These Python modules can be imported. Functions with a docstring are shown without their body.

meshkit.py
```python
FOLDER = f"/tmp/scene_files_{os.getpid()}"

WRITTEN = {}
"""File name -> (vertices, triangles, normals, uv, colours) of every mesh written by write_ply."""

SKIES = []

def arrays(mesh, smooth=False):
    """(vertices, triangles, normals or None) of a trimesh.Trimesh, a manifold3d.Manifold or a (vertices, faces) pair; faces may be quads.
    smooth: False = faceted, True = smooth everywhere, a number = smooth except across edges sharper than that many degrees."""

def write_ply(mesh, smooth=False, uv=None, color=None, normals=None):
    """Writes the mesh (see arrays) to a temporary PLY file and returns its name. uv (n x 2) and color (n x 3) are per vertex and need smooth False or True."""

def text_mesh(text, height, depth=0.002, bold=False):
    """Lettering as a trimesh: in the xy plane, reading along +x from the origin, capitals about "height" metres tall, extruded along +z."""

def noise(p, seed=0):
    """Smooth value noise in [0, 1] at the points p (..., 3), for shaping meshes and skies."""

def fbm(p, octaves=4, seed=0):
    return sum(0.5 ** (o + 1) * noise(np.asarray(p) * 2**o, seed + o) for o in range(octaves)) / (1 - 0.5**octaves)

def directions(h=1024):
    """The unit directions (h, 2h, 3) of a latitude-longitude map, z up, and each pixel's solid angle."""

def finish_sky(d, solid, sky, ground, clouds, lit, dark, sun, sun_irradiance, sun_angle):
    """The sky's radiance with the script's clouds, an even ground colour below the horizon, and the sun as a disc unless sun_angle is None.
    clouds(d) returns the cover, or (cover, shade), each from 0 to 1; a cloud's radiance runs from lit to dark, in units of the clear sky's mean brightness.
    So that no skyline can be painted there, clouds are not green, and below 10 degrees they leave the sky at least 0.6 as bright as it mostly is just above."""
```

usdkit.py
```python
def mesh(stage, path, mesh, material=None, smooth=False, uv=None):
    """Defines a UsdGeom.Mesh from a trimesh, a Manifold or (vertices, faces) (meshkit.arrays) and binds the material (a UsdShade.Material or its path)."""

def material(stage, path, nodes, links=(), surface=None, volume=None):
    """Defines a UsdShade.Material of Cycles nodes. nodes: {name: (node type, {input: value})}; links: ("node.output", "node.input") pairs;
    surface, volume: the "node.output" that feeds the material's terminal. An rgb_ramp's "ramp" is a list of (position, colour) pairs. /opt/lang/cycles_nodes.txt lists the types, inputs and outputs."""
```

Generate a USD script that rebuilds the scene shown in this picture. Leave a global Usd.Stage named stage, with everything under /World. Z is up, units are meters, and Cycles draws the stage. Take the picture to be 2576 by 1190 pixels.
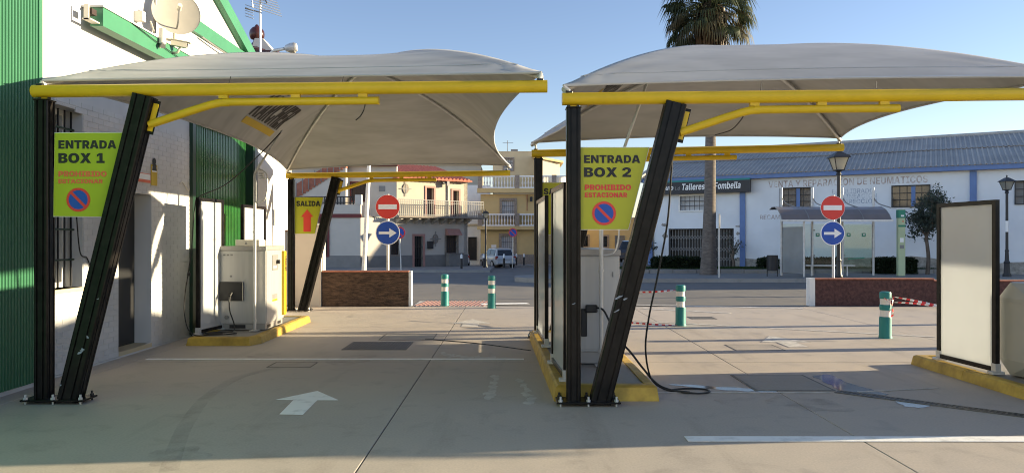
import math, random, glob
import shapely, numpy as np, trimesh, usdkit, meshkit
from scipy.spatial import ConvexHull
from shapely.geometry import Polygon, box as sbox
from shapely import union_all, affinity
from pxr import Usd, UsdGeom, UsdLux, UsdShade, Gf, Sdf

random.seed(7); R = np.random.default_rng(7)
PI = math.pi
stage = Usd.Stage.CreateInMemory()
UsdGeom.SetStageUpAxis(stage, 'Z'); UsdGeom.SetStageMetersPerUnit(stage, 1.0)
UsdGeom.Xform.Define(stage, '/World')

# ---------------------------------------------------------------- camera, sky, sun, exposure
EYE, FPX, CX, HY = 1.63, 1850.0, 1288.0, 598.0
cam = UsdGeom.Camera.Define(stage, '/World/camera')
cam.CreateHorizontalApertureAttr(36.0); cam.CreateVerticalApertureAttr(36.0 * 472 / 1024)
cam.CreateFocalLengthAttr(36.0 * FPX / 2576.0)
cam.CreateClippingRangeAttr((0.05, 2000.0))
cam.CreateFStopAttr(0.0)
cam.AddTranslateOp().Set((0, 0, EYE)); cam.AddRotateXOp().Set(90.0 + math.degrees(math.atan(3 / FPX)))
cam.CreateExposureAttr(1.57)
SUN_EL, SUN_AZ = math.radians(10.8), math.radians(6.0)      # azimuth measured from +x towards +y
SUN = np.array([math.cos(SUN_EL) * math.cos(SUN_AZ), math.cos(SUN_EL) * math.sin(SUN_AZ), math.sin(SUN_EL)])
dome = UsdLux.DomeLight.Define(stage, '/World/sky')
sky_m = usdkit.material(stage, '/World/Looks/sky', {
    's': ('sky_texture', {'sky_type': 'single_scattering', 'sun_disc': False, 'sun_elevation': SUN_EL, 'sun_rotation': math.atan2(SUN[0], SUN[1]),
                          'altitude': 100.0, 'air_density': 1.0, 'aerosol_density': 0.15, 'ozone_density': 2.2}),
    't': ('mix', {'mix_type': 'multiply', 'fac': 1.0, 'color2': (1.10, .955, 1.0)}),
    'b': ('background_shader', {'strength': 0.085})}, [('s.color', 't.color1'), ('t.color', 'b.color')], surface='b.background')
UsdShade.MaterialBindingAPI.Apply(dome.GetPrim()).Bind(sky_m)
sun = UsdLux.DistantLight.Define(stage, '/World/sun')
sun.CreateIntensityAttr(1.25); sun.CreateAngleAttr(0.5); sun.CreateNormalizeAttr(True); sun.CreateColorAttr((1.0, 0.84, 0.56))
_z = SUN; _x = np.cross([0, 0, 1.0], _z); _x /= np.linalg.norm(_x); _y = np.cross(_z, _x)
sun.AddTransformOp().Set(Gf.Matrix4d(*_x, 0, *_y, 0, *_z, 0, 0, 0, 20, 1))

# ---------------------------------------------------------------- helpers: pixels of a survey sketch to metres
def W(px, py, Y):
    return np.array([(px - CX) / FPX * Y, Y, EYE - (py - HY) / FPX * Y])
def G(px, py, z=0.0):
    Y = (EYE - z) * FPX / (py - HY)
    return np.array([(px - CX) / FPX * Y, Y, z])

# ---------------------------------------------------------------- helpers: scene tree
used = {}
def uniq(parent, name):
    k = (parent, name); n = used.get(k, -1) + 1; used[k] = n
    return f'{parent}/{name}' if n == 0 else f'{parent}/{name}_{n:03d}'
def setdata(prim, **kw):
    for k, v in kw.items():
        if v: prim.SetCustomDataByKey(k, v)
class T:
    def __init__(s, path, loc, rot): s.path, s.loc, s.rot, s.prim = path, np.asarray(loc, float), rot, stage.GetPrimAtPath(path)
def thing(name, label, cat, loc, group=None, rot=0.0, kind=None):
    p = uniq('/World', name)
    x = UsdGeom.Xform.Define(stage, p); x.AddTranslateOp().Set(Gf.Vec3d(*map(float, loc)))
    x.AddRotateZOp().Set(math.degrees(rot))
    setdata(x.GetPrim(), label=label, category=cat, group=group, kind=kind)
    return T(p, loc, rot)
def _local(m, t):
    m = m.copy(); v = np.asarray(m.vertices) - t.loc
    c, s_ = math.cos(-t.rot), math.sin(-t.rot)
    v = np.c_[v[:, 0] * c - v[:, 1] * s_, v[:, 0] * s_ + v[:, 1] * c, v[:, 2]]
    return trimesh.Trimesh(v, m.faces, process=False)
def part(t, name, mesh, mat, label=None, smooth=False, kind=None, local=False):
    mesh = cat_(mesh)
    p = uniq(t.path, name)
    m = mesh if local else _local(mesh, t)
    g = usdkit.mesh(stage, p, m, mat, smooth=smooth)
    setdata(g.GetPrim(), label=label, kind=kind)
    return T(p, t.loc, t.rot)
def solo(name, mesh, mat, label=None, cat=None, group=None, kind=None, smooth=False):
    p = uniq('/World', name)
    g = usdkit.mesh(stage, p, cat_(mesh), mat, smooth=smooth)
    setdata(g.GetPrim(), label=label, category=cat, group=group, kind=kind)
    return T(p, (0, 0, 0), 0)
def dup(t, loc, label, group=None, rot=0.0):
    src = stage.GetPrimAtPath(t.path); name = t.path.rsplit('/', 1)[1]
    p = uniq('/World', name)
    x = UsdGeom.Xform.Define(stage, p)
    x.GetPrim().GetReferences().AddInternalReference(t.path); x.GetPrim().SetInstanceable(True)
    x.ClearXformOpOrder(); 
    x.GetPrim().GetAttribute('xformOp:translate').Set(Gf.Vec3d(*map(float, loc)))
    x.GetPrim().GetAttribute('xformOp:rotateZ').Set(math.degrees(rot))
    x.SetXformOpOrder([UsdGeom.XformOp(x.GetPrim().GetAttribute('xformOp:translate')), UsdGeom.XformOp(x.GetPrim().GetAttribute('xformOp:rotateZ'))])
    was = src.GetCustomData()
    setdata(x.GetPrim(), label=label, category=was.get('category'), group=group or was.get('group'))
    return x

# ---------------------------------------------------------------- helpers: meshes
def cat_(m):
    if isinstance(m, (list, tuple)):
        vs, fs, n = [], [], 0
        for a in m:
            vs.append(np.asarray(a.vertices)); fs.append(np.asarray(a.faces) + n); n += len(a.vertices)
        return trimesh.Trimesh(np.vstack(vs), np.vstack(fs), process=False)
    return m
_BF = np.array([[0,2,1],[1,2,3],[4,5,6],[5,7,6],[0,1,4],[1,5,4],[2,6,3],[3,6,7],[0,4,2],[2,4,6],[1,3,5],[3,7,5]])
def hexa(c8):
    """box from 8 corners ordered by bits x=1? (index = x + 2*y + 4*z)"""
    return trimesh.Trimesh(np.asarray(c8, float), _BF, process=False)
def box(x0, x1, y0, y1, z0, z1):
    x0, x1 = min(x0, x1), max(x0, x1); y0, y1 = min(y0, y1), max(y0, y1); z0, z1 = min(z0, z1), max(z0, z1)
    return hexa([(x, y, z) for z in (z0, z1) for y in (y0, y1) for x in (x0, x1)])
def hull(p):
    p = np.asarray(p, float); h = ConvexHull(p)
    f = h.simplices.copy(); c = p[h.vertices].mean(0)
    n = np.cross(p[f[:, 1]] - p[f[:, 0]], p[f[:, 2]] - p[f[:, 0]])
    flip = ((p[f[:, 0]] - c) * n).sum(1) < 0
    f[flip] = f[flip][:, ::-1]
    idx = np.full(len(p), -1); idx[h.vertices] = np.arange(len(h.vertices))
    return trimesh.Trimesh(p[h.vertices], idx[f], process=False)
def cbox(x0, x1, y0, y1, z0, z1, c=0.01):
    x0, x1 = min(x0, x1), max(x0, x1); y0, y1 = min(y0, y1), max(y0, y1); z0, z1 = min(z0, z1), max(z0, z1)
    c = min(c, (x1 - x0) * .45, (y1 - y0) * .45, (z1 - z0) * .45)
    pts = []
    for sx, X in ((1, x0), (-1, x1)):
        for sy, Y in ((1, y0), (-1, y1)):
            for sz, Z in ((1, z0), (-1, z1)):
                pts += [(X, Y + sy * c, Z + sz * c), (X + sx * c, Y, Z + sz * c), (X + sx * c, Y + sy * c, Z)]
    return hull(pts)
def unit(v): v = np.asarray(v, float); return v / np.linalg.norm(v)
def frame(d):
    d = unit(d); a = np.array([0, 0, 1.0]) if abs(d[2]) < .95 else np.array([0, 1.0, 0])
    u = unit(np.cross(d, a)); return u, np.cross(u, d)
def place(m, o, t, up):
    t, up = unit(t), unit(up); n = np.cross(t, up)
    v = np.asarray(m.vertices); 
    return trimesh.Trimesh(np.asarray(o) + v[:, :1] * t + v[:, 1:2] * up + v[:, 2:3] * n, m.faces, process=False)
def pipe(pts, r, n=10, caps=True):
    pts = np.asarray(pts, float); k = len(pts); r = np.broadcast_to(np.asarray(r, float), (k,))
    tg = np.gradient(pts, axis=0); tg /= np.linalg.norm(tg, axis=1, keepdims=True) + 1e-12
    u, _ = frame(tg[0]); V = []
    a = np.arange(n) / n * 2 * PI
    for i in range(k):
        u = unit(u - tg[i] * np.dot(u, tg[i])); w = np.cross(tg[i], u)
        V.append(pts[i] + r[i] * (np.cos(a)[:, None] * u + np.sin(a)[:, None] * w))
    V = np.vstack(V); F = []
    for i in range(k - 1):
        for j in range(n):
            p, q = i * n + j, i * n + (j + 1) % n
            F += [(p, q, q + n), (p, q + n, p + n)]
    if caps:
        V = np.vstack([V, pts[0], pts[-1]]); c0, c1 = len(V) - 2, len(V) - 1
        for j in range(n):
            F += [(c0, (j + 1) % n, j), (c1, (k - 1) * n + j, (k - 1) * n + (j + 1) % n)]
    return trimesh.Trimesh(V, np.array(F), process=False)
def tube(p0, p1, r, n=12, r1=None): return pipe([p0, p1], [r, r if r1 is None else r1], n)
def curve(pts, k=8):
    p = np.asarray(pts, float); p = np.vstack([2 * p[0] - p[1], p, 2 * p[-1] - p[-2]]); out = []
    for i in range(1, len(p) - 2):
        for t in np.arange(k) / k:
            a, b, c, d = p[i - 1], p[i], p[i + 1], p[i + 2]
            out.append(.5 * (2 * b + (c - a) * t + (2 * a - 5 * b + 4 * c - d) * t * t + (3 * b - a - 3 * c + d) * t ** 3))
    return np.array(out + [p[-2]])
def bar(p0, p1, w, h, up=None):
    p0, p1 = np.asarray(p0, float), np.asarray(p1, float); d = unit(p1 - p0)
    if up is None: u, v = frame(d)
    else: u = unit(np.cross(d, up)); v = np.cross(u, d)
    return hexa([p + u * a * w / 2 + v * b * h / 2 for p in (p0, p1) for b in (-1, 1) for a in (-1, 1)])
def lathe(prof, n=20, o=(0, 0, 0)):
    prof = np.asarray(prof, float); a = np.arange(n) / n * 2 * PI; k = len(prof)
    V = np.array([(r * math.cos(t), r * math.sin(t), z) for r, z in prof for t in a]) + np.asarray(o, float); F = []
    for i in range(k - 1):
        for j in range(n):
            p, q = i * n + j, i * n + (j + 1) % n
            F += [(p, q, q + n), (p, q + n, p + n)]
    return trimesh.Trimesh(V, np.array(F), process=False)
def ext(poly, d, o=(0, 0, 0), t=(1, 0, 0), up=(0, 0, 1)):
    """polygon in (t, up) extruded by d along t x up (towards the viewer of a facade)"""
    gs = [g for g in getattr(poly, 'geoms', [poly]) if g.geom_type == 'Polygon' and g.area > 1e-7]
    return place(cat_([trimesh.creation.extrude_polygon(g, d, engine='earcut') for g in gs]), o, t, up)
def flat(poly, z, th=0.003):
    return ext(poly, th, (0, 0, z), (1, 0, 0), (0, 1, 0))
from PIL import Image, ImageDraw, ImageFont
FONT = glob.glob('/opt/blender-*/*/datafiles/fonts/Inter.woff2')[0]
def lettering(text, h, width=None, weight=900, depth=0.003, shear=0.0):
    f = ImageFont.truetype(FONT, 120)
    try: f.set_variation_by_axes([14, weight])
    except Exception: pass
    x0, y0, x1, y1 = f.getbbox(text, anchor='ls')
    im = Image.new('L', (x1 - x0 + 8, y1 - y0 + 8))
    ImageDraw.Draw(im).text((4 - x0, 4 - y0), text, 255, f, anchor='ls')
    on = np.pad(np.asarray(im) > 127, ((0, 0), (1, 1))).astype(np.int8)
    r, st = np.nonzero(np.diff(on, axis=1) == 1); en = np.nonzero(np.diff(on, axis=1) == -1)[1]
    s = union_all(shapely.box(st, -r - 1, en, -r)).buffer(.6).buffer(-.6).simplify(1.0)
    s = affinity.translate(s, -4, 4 - y0); k = h / (120 * .727)
    kx = k if width is None else width / (s.bounds[2] - s.bounds[0])
    s = affinity.affine_transform(s, [kx, shear * kx, 0, k, -s.bounds[0] * kx, 0])
    return cat_([trimesh.creation.extrude_polygon(g, depth, engine='earcut') for g in getattr(s, 'geoms', [s])])
def circle(r, n=32, c=(0, 0)): return Polygon([(c[0] + r * math.cos(i / n * 2 * PI), c[1] + r * math.sin(i / n * 2 * PI)) for i in range(n)])

class Plane:
    """a facade: P0 -> P1 left to right as seen by its viewer; s metres along, z up, d metres towards the viewer"""
    def __init__(s, P0, P1):
        s.P = np.array([P0[0], P0[1], 0.0]); d = np.array([P1[0] - P0[0], P1[1] - P0[1], 0.0]); s.L = np.linalg.norm(d)
        s.t = d / s.L; s.n = np.array([s.t[1], -s.t[0], 0.0])
    def pix(s, px, py, d=0.0):
        a = (px - CX) / FPX; P = s.P + s.n * d
        k = (a * P[1] - P[0]) / (s.t[0] - a * s.t[1]); Y = P[1] + k * s.t[1]
        return k, EYE - (py - HY) / FPX * Y
    def pt(s, k, z, d=0.0): return s.P + s.t * k + s.n * d + np.array([0, 0, z])
    def box(s, k0, k1, z0, z1, d0, d1):
        k0, k1 = min(k0, k1), max(k0, k1); z0, z1 = min(z0, z1), max(z0, z1); d0, d1 = max(d0, d1), min(d0, d1)
        return hexa([s.pt(k, z, d) for z in (z0, z1) for d in (d0, d1) for k in (k0, k1)])
    def rect(s, x0, y0, x1, y1):
        k0, _ = s.pix(x0, y0); k1, _ = s.pix(x1, y1)
        xm = (x0 + x1) / 2; z1 = s.pix(xm, y0)[1]; z0 = s.pix(xm, y1)[1]
        return k0, k1, z0, z1
    def wall(s, poly, th, d=0.0): return ext(poly, th, s.pt(0, 0, d - th), s.t, (0, 0, 1))
    def put(s, m, k, z, d=0.0): return place(m, s.pt(k, z, d), s.t, (0, 0, 1))
    def frame(s, k0, k1, z0, z1, w, d0, d1):
        return [s.box(k0 - w, k0, z0 - w, z1 + w, d0, d1), s.box(k1, k1 + w, z0 - w, z1 + w, d0, d1),
                s.box(k0, k1, z1, z1 + w, d0, d1), s.box(k0, k1, z0 - w, z0, d0, d1)]

# ---------------------------------------------------------------- materials
def mat(name, c, rough=.6, var=.12, scale=3.0, c2=None, metal=0.0, bump=0.0, bscale=40.0, spec=.5, stretch=None, ramp=(.35, .65), coat=0.0, detail=6.0, ior=1.5, trans=0.0):
    c = np.array(c, float); a = np.clip(c * (1 - var), 0, 1); b = np.clip(c * (1 + var), 0, 1) if c2 is None else np.array(c2, float)
    n = {'g': ('geometry', {}), 'm': ('mapping', {'scale': stretch or (1, 1, 1)}),
         'n': ('noise_texture', {'scale': scale, 'detail': detail, 'roughness': .62}),
         'r': ('rgb_ramp', {'ramp': [(ramp[0], tuple(a)), (ramp[1], tuple(b))]}),
         'p': ('principled_bsdf', {'roughness': rough, 'metallic': metal, 'specular_ior_level': spec, 'coat_weight': coat, 'ior': ior, 'coat_roughness': .08})}
    l = [('g.position', 'm.vector'), ('m.vector', 'n.vector'), ('n.fac', 'r.fac'), ('r.color', 'p.base_color')]
    if bump:
        n['bn'] = ('noise_texture', {'scale': bscale, 'detail': 5.0}); n['bb'] = ('bump', {'strength': bump, 'distance': .01})
        l += [('m.vector', 'bn.vector'), ('bn.fac', 'bb.height'), ('bb.normal', 'p.normal')]
    out = 'p.BSDF'
    if trans:
        n['tl'] = ('translucent_bsdf', {}); n['mx'] = ('mix_closure', {'fac': trans})
        l += [('r.color', 'tl.color'), ('p.BSDF', 'mx.closure1'), ('tl.BSDF', 'mx.closure2')]; out = 'mx.closure'
    return usdkit.material(stage, f'/World/Looks/{name}', n, l, surface=out)
def concrete(name, base, warm, dark, rough=.75):
    n = {'g': ('geometry', {}),
         'n1': ('noise_texture', {'scale': .35, 'detail': 7.0, 'roughness': .6}), 'n2': ('noise_texture', {'scale': 2.6, 'detail': 8.0, 'roughness': .65, 'distortion': .4}),
         'n3': ('noise_texture', {'scale': 55.0, 'detail': 5.0, 'roughness': .7}), 'mp': ('mapping', {'scale': (1.6, .22, 1.0), 'rotation': (0, 0, .06)}),
         'n4': ('noise_texture', {'scale': 1.1, 'detail': 6.0, 'roughness': .6}),
         'r1': ('rgb_ramp', {'ramp': [(.32, base), (.68, warm)]}),
         'r2': ('rgb_ramp', {'ramp': [(.28, (.74, .73, .72)), (.46, (1, 1, 1)), (.7, (1.05, 1.045, 1.04))]}),
         'r4': ('rgb_ramp', {'ramp': [(.28, (.70, .69, .68)), (.42, (.97, .97, .97)), (1, (1, 1, 1))]}),
         'r3': ('rgb_ramp', {'ramp': [(.3, (.80, .80, .80)), (.7, (1.14, 1.14, 1.14))]}),
         'x1': ('mix', {'mix_type': 'multiply', 'fac': .8}), 'x2': ('mix', {'mix_type': 'multiply', 'fac': .7}), 'x3': ('mix', {'mix_type': 'multiply', 'fac': .7}),
         'bb': ('bump', {'strength': .25, 'distance': .004}),
         'rr': ('map_range', {'from_min': .3, 'from_max': .7, 'to_min': rough - .16, 'to_max': rough + .1}),
         'p': ('principled_bsdf', {'specular_ior_level': .4})}
    l = [('g.position', 'n1.vector'), ('g.position', 'n2.vector'), ('g.position', 'n3.vector'), ('g.position', 'mp.vector'), ('mp.vector', 'n4.vector'),
         ('n1.fac', 'r1.fac'), ('n2.fac', 'r2.fac'), ('n3.fac', 'r3.fac'), ('n4.fac', 'r4.fac'), ('r1.color', 'x1.color1'), ('r2.color', 'x1.color2'),
         ('x1.color', 'x2.color1'), ('r4.color', 'x2.color2'), ('x2.color', 'x3.color1'), ('r3.color', 'x3.color2'), ('x3.color', 'p.base_color'),
         ('n3.fac', 'bb.height'), ('bb.normal', 'p.normal'), ('n2.fac', 'rr.value'), ('rr.result', 'p.roughness')]
    return usdkit.material(stage, f'/World/Looks/{name}', n, l, surface='p.BSDF')
def leafmat(name, a, b, tr=.3):
    n = {'g': ('geometry', {}), 'r': ('rgb_ramp', {'ramp': [(0, a), (1, b)]}), 'p': ('principled_bsdf', {'roughness': .55, 'specular_ior_level': .3}),
         't': ('translucent_bsdf', {}), 'm': ('mix_closure', {'fac': tr})}
    return usdkit.material(stage, f'/World/Looks/{name}', n, [('g.random_per_island', 'r.fac'), ('r.color', 'p.base_color'), ('r.color', 't.color'), ('p.BSDF', 'm.closure1'), ('t.BSDF', 'm.closure2')], surface='m.closure')
def glassmat(name, tint=(.9, .95, .93), gl=.9):
    n = {'f': ('fresnel', {'IOR': 1.5}), 't': ('transparent_bsdf', {'color': tint}), 'g': ('glossy_bsdf', {'color': (gl, gl, gl), 'roughness': .03}), 'm': ('mix_closure', {})}
    return usdkit.material(stage, f'/World/Looks/{name}', n, [('f.fac', 'm.fac'), ('t.BSDF', 'm.closure1'), ('g.BSDF', 'm.closure2')], surface='m.closure')

def worn(name, a, b, under, thr, rough=.6):
    n = {'g': ('geometry', {}), 'n': ('noise_texture', {'scale': 4.0, 'detail': 5.0}), 'w': ('noise_texture', {'scale': 9.0, 'detail': 8.0, 'roughness': .7}), 'd': ('noise_texture', {'scale': 2.3, 'detail': 6.0}),
         'r': ('rgb_ramp', {'ramp': [(.35, a), (.65, b)]}), 'k': ('rgb_ramp', {'ramp': [(thr, (0, 0, 0)), (thr + .03, (1, 1, 1))]}), 'dk': ('rgb_ramp', {'ramp': [(.30, (.62, .6, .58)), (.46, (1, 1, 1))]}),
         'x': ('mix', {'color2': under}), 'y': ('mix', {'mix_type': 'multiply', 'fac': .8}), 'bb': ('bump', {'strength': .25, 'distance': .006}), 'p': ('principled_bsdf', {'roughness': rough})}
    return usdkit.material(stage, f'/World/Looks/{name}', n, [('g.position', 'n.vector'), ('g.position', 'w.vector'), ('g.position', 'd.vector'), ('n.fac', 'r.fac'), ('w.fac', 'k.fac'), ('d.fac', 'dk.fac'),
        ('k.color', 'x.fac'), ('r.color', 'x.color1'), ('x.color', 'y.color1'), ('dk.color', 'y.color2'), ('y.color', 'p.base_color'), ('w.fac', 'bb.height'), ('bb.normal', 'p.normal')], surface='p.BSDF')
M = {}
M['concrete'] = concrete('concrete', (.41, .362, .318), (.485, .42, .355), (.1, .1, .1))
M['slab2'] = concrete('island_concrete', (.22, .215, .205), (.29, .275, .25), (.1, .1, .1))
M['slab3'] = concrete('grey_plate', (.29, .27, .24), (.34, .31, .275), (.1, .1, .1))
M['slab4'] = concrete('cover_fill', (.35, .315, .28), (.41, .36, .31), (.1, .1, .1))
M['asphalt'] = concrete('asphalt', (.15, .14, .13), (.20, .185, .165), (.1, .1, .1), .8)
M['pavement'] = concrete('pavement', (.22, .21, .20), (.29, .275, .25), (.1, .1, .1), .8)
M['soil'] = mat('soil', (.14, .12, .095), .9, .25, .6, bump=.3, bscale=20)
M['joint'] = mat('joint', (.035, .033, .03), .9)
M['road_paint'] = mat('road_paint', (.76, .75, .73), .6, .16, 6.0, ramp=(.3, .5), bump=.1)
M['worn_paint'] = mat('worn_paint', (.52, .49, .45), .7, .25, 8.0, bump=.1)
M['kerb_yellow'] = worn('kerb_yellow', (.44, .27, .030), (.55, .355, .045), (.30, .26, .20), .62)
M['kerb_yellow_old'] = mat('kerb_yellow', (.36, .225, .03), .6, .22, 5.0, c2=(.50, .33, .045), bump=.15, bscale=60)
M['yellow'] = mat('yellow_paint', (.60, .40, .014), .34, .06, 4.0, spec=.35, coat=.1)
M['black'] = mat('black_paint', (.009, .0085, .008), .24, .3, 9.0, c2=(.015, .013, .012), spec=.2)
M['blackplastic'] = mat('black_plastic', (.014, .014, .015), .45, .2)
M['rubber'] = mat('rubber', (.012, .012, .012), .5, .2)
M['fabric'] = mat('canopy_fabric', (.385, .385, .39), .5, .13, 1.5, stretch=(.6, 1.6, .6), bump=.05, bscale=3.0, spec=.4, trans=.02)
M['hem'] = mat('canopy_hem', (.42, .42, .43), .6, .05)
M['galv'] = mat('galvanised', (.52, .52, .51), .42, .1, 8.0, metal=.5)
M['steel'] = mat('stainless', (.46, .45, .435), .36, .05, 3.0, metal=.35, stretch=(6, 6, .4), spec=.5)
M['steel_dark'] = mat('stainless_trim', (.36, .34, .32), .4, .06, 3.0, metal=.35)
M['sheet'] = mat('white_sheet', (.69, .71, .735), .14, .03, .9, spec=.7, trans=.42)
M['lime'] = mat('sign_lime', (.34, .44, .018), .4, .03, 2.0)
M['lime2'] = mat('sign_yellow', (.40, .40, .018), .4, .03, 2.0)
M['sign_black'] = mat('sign_black', (.012, .012, .014), .5)
M['sign_red'] = mat('sign_red', (.62, .045, .035), .4, .04)
M['sign_blue'] = mat('sign_blue', (.012, .07, .36), .4, .04)
M['sign_white'] = mat('sign_white', (.78, .78, .77), .4, .03)
M['sign_orange'] = mat('sign_orange', (.68, .14, .06), .4, .04)
M['white'] = mat('white_wall', (.52, .515, .51), .75, .05, 1.4, bump=.12, bscale=30, stretch=(1, 1, .5))
M['brick_white'] = mat('white_brick', (.53, .525, .52), .7, .08, 2.2, bump=.2, bscale=40)
M['joint_white'] = mat('white_mortar', (.46, .455, .445), .85, .1, 6.0)
M['green'] = mat('green_cladding', (.034, .140, .070), .42, .10, 2.0, stretch=(1, 1, .3), spec=.5)
M['green_trim'] = mat('green_trim', (.035, .165, .085), .5, .08, 2.0)
M['green_dark'] = mat('dark_green_paint', (.010, .035, .018), .35, .15)
M['gate_green'] = mat('gate_green', (.024, .115, .03), .2, .15, 2.0, spec=.6)
M['teal'] = mat('bollard_teal', (.004, .18, .175), .5, .08, 5.0)
M['reflective'] = mat('bollard_band', (.66, .64, .60), .5, .08, 8.0)
M['tape_red'] = mat('tape_red', (.60, .03, .03), .4)
M['tape_white'] = mat('tape_white', (.75, .74, .72), .4)
M['render_brown'] = mat('brown_render', (.062, .036, .022), .9, .45, 14.0, c2=(.135, .08, .05), bump=.9, bscale=50, stretch=(.5, 1, 2.5))
M['render_red'] = mat('red_brown_render', (.066, .026, .022), .9, .3, 14.0, c2=(.105, .045, .038), bump=.7, bscale=40)
M['terracotta'] = mat('terracotta', (.34, .125, .075), .8, .18, 5.0, bump=.2)
M['tactile'] = mat('tactile_red', (.30, .15, .12), .8, .15, 5.0)
M['white_paint'] = mat('white_paint', (.70, .69, .66), .6, .05)
M['house_white'] = mat('house_white', (.50, .45, .39), .8, .04, 1.5, bump=.08)
M['house_cream'] = mat('house_cream', (.43, .385, .31), .8, .04, 1.5, bump=.08)
M['house_grey'] = mat('house_plinth', (.20, .185, .17), .8, .1, 2.0)
M['maroon'] = mat('maroon_trim', (.14, .022, .02), .6, .12)
M['pink_trim'] = mat('pink_stone', (.40, .20, .165), .7, .1)
M['house_yellow'] = mat('house_yellow', (.50, .37, .17), .8, .05, 1.5, bump=.08)
M['house_tan'] = mat('house_tan', (.50, .41, .26), .8, .05, 1.5)
M['stone_brown'] = mat('brown_stone', (.23, .19, .155), .8, .25, 12.0, bump=.2)
M['roof_tile'] = mat('roof_tile', (.42, .13, .08), .8, .2, 6.0)
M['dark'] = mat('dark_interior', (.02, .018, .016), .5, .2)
M['wood_dark'] = mat('dark_wood', (.05, .028, .02), .45, .2, 5.0)
M['shutter'] = mat('blind_white', (.52, .53, .55), .6, .05)
M['iron'] = mat('painted_iron', (.016, .016, .018), .45, .2)
M['iron_grey'] = mat('grey_iron', (.20, .195, .19), .5, .1)
M['glass_dark'] = mat('window_glass', (.018, .02, .022), .06, .1, spec=.6)
M['blue_wall'] = mat('workshop_wall', (.64, .66, .69), .8, .05, .8, bump=.1, bscale=20)
M['wall_stain'] = mat('bare_render', (.27, .25, .22), .9, .3, 6.0, bump=.3)
M['blue_paint'] = mat('blue_paint', (.10, .17, .36), .55, .08)
M['navy'] = mat('navy_board', (.012, .015, .022), .4, .1)
M['roof_metal'] = mat('roof_metal', (.33, .315, .295), .55, .14, .8, metal=.0, spec=.3)
M['roof_rib'] = mat('roof_rib', (.30, .315, .34), .45, .1, metal=.2)
M['faded_red'] = mat('faded_red', (.36, .27, .24), .85, .12, 5.0, c2=(.62, .61, .62), ramp=(.38, .62))
M['faded_blue'] = mat('faded_blue', (.27, .33, .43), .85, .12, 5.0, c2=(.61, .63, .66), ramp=(.36, .60))
M['bark'] = mat('palm_bark', (.12, .10, .085), .9, .3, 5.0, bump=.6, bscale=14, stretch=(1, 1, 3))
M['bark2'] = mat('tree_bark', (.11, .085, .065), .9, .25, 6.0, bump=.5)
M['palm_leaf'] = leafmat('palm_leaf', (.05, .065, .03), (.15, .16, .085), .25)
M['palm_dead'] = leafmat('palm_dead', (.12, .08, .05), (.30, .20, .11), .15)
M['palm_dry'] = leafmat('palm_dry', (.10, .09, .05), (.32, .25, .13), .2)
M['hedge'] = leafmat('hedge_leaf', (.016, .028, .008), (.05, .07, .02), .15)
M['olive'] = leafmat('olive_leaf', (.08, .10, .075), (.21, .24, .18), .3)
M['grass'] = leafmat('grass_blade', (.035, .07, .012), (.09, .14, .03), .3)
M['glass'] = glassmat('shelter_glass', (.86, .92, .89))
M['frosted'] = mat('frosted_glass', (.56, .58, .57), .35, .06, 2.0, trans=.4)
M['poly'] = mat('smoked_roof', (.17, .145, .135), .3, .08, 2.0, spec=.6)
M['totem'] = mat('totem_green', (.40, .47, .28), .45, .05)
M['totem_head'] = mat('totem_head', (.01, .20, .12), .45, .05)
M['lamp_glass'] = mat('lamp_glass', (.55, .54, .48), .25, .05, trans=.5)
M['dish'] = mat('dish_grey', (.33, .31, .27), .5, .05)
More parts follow.
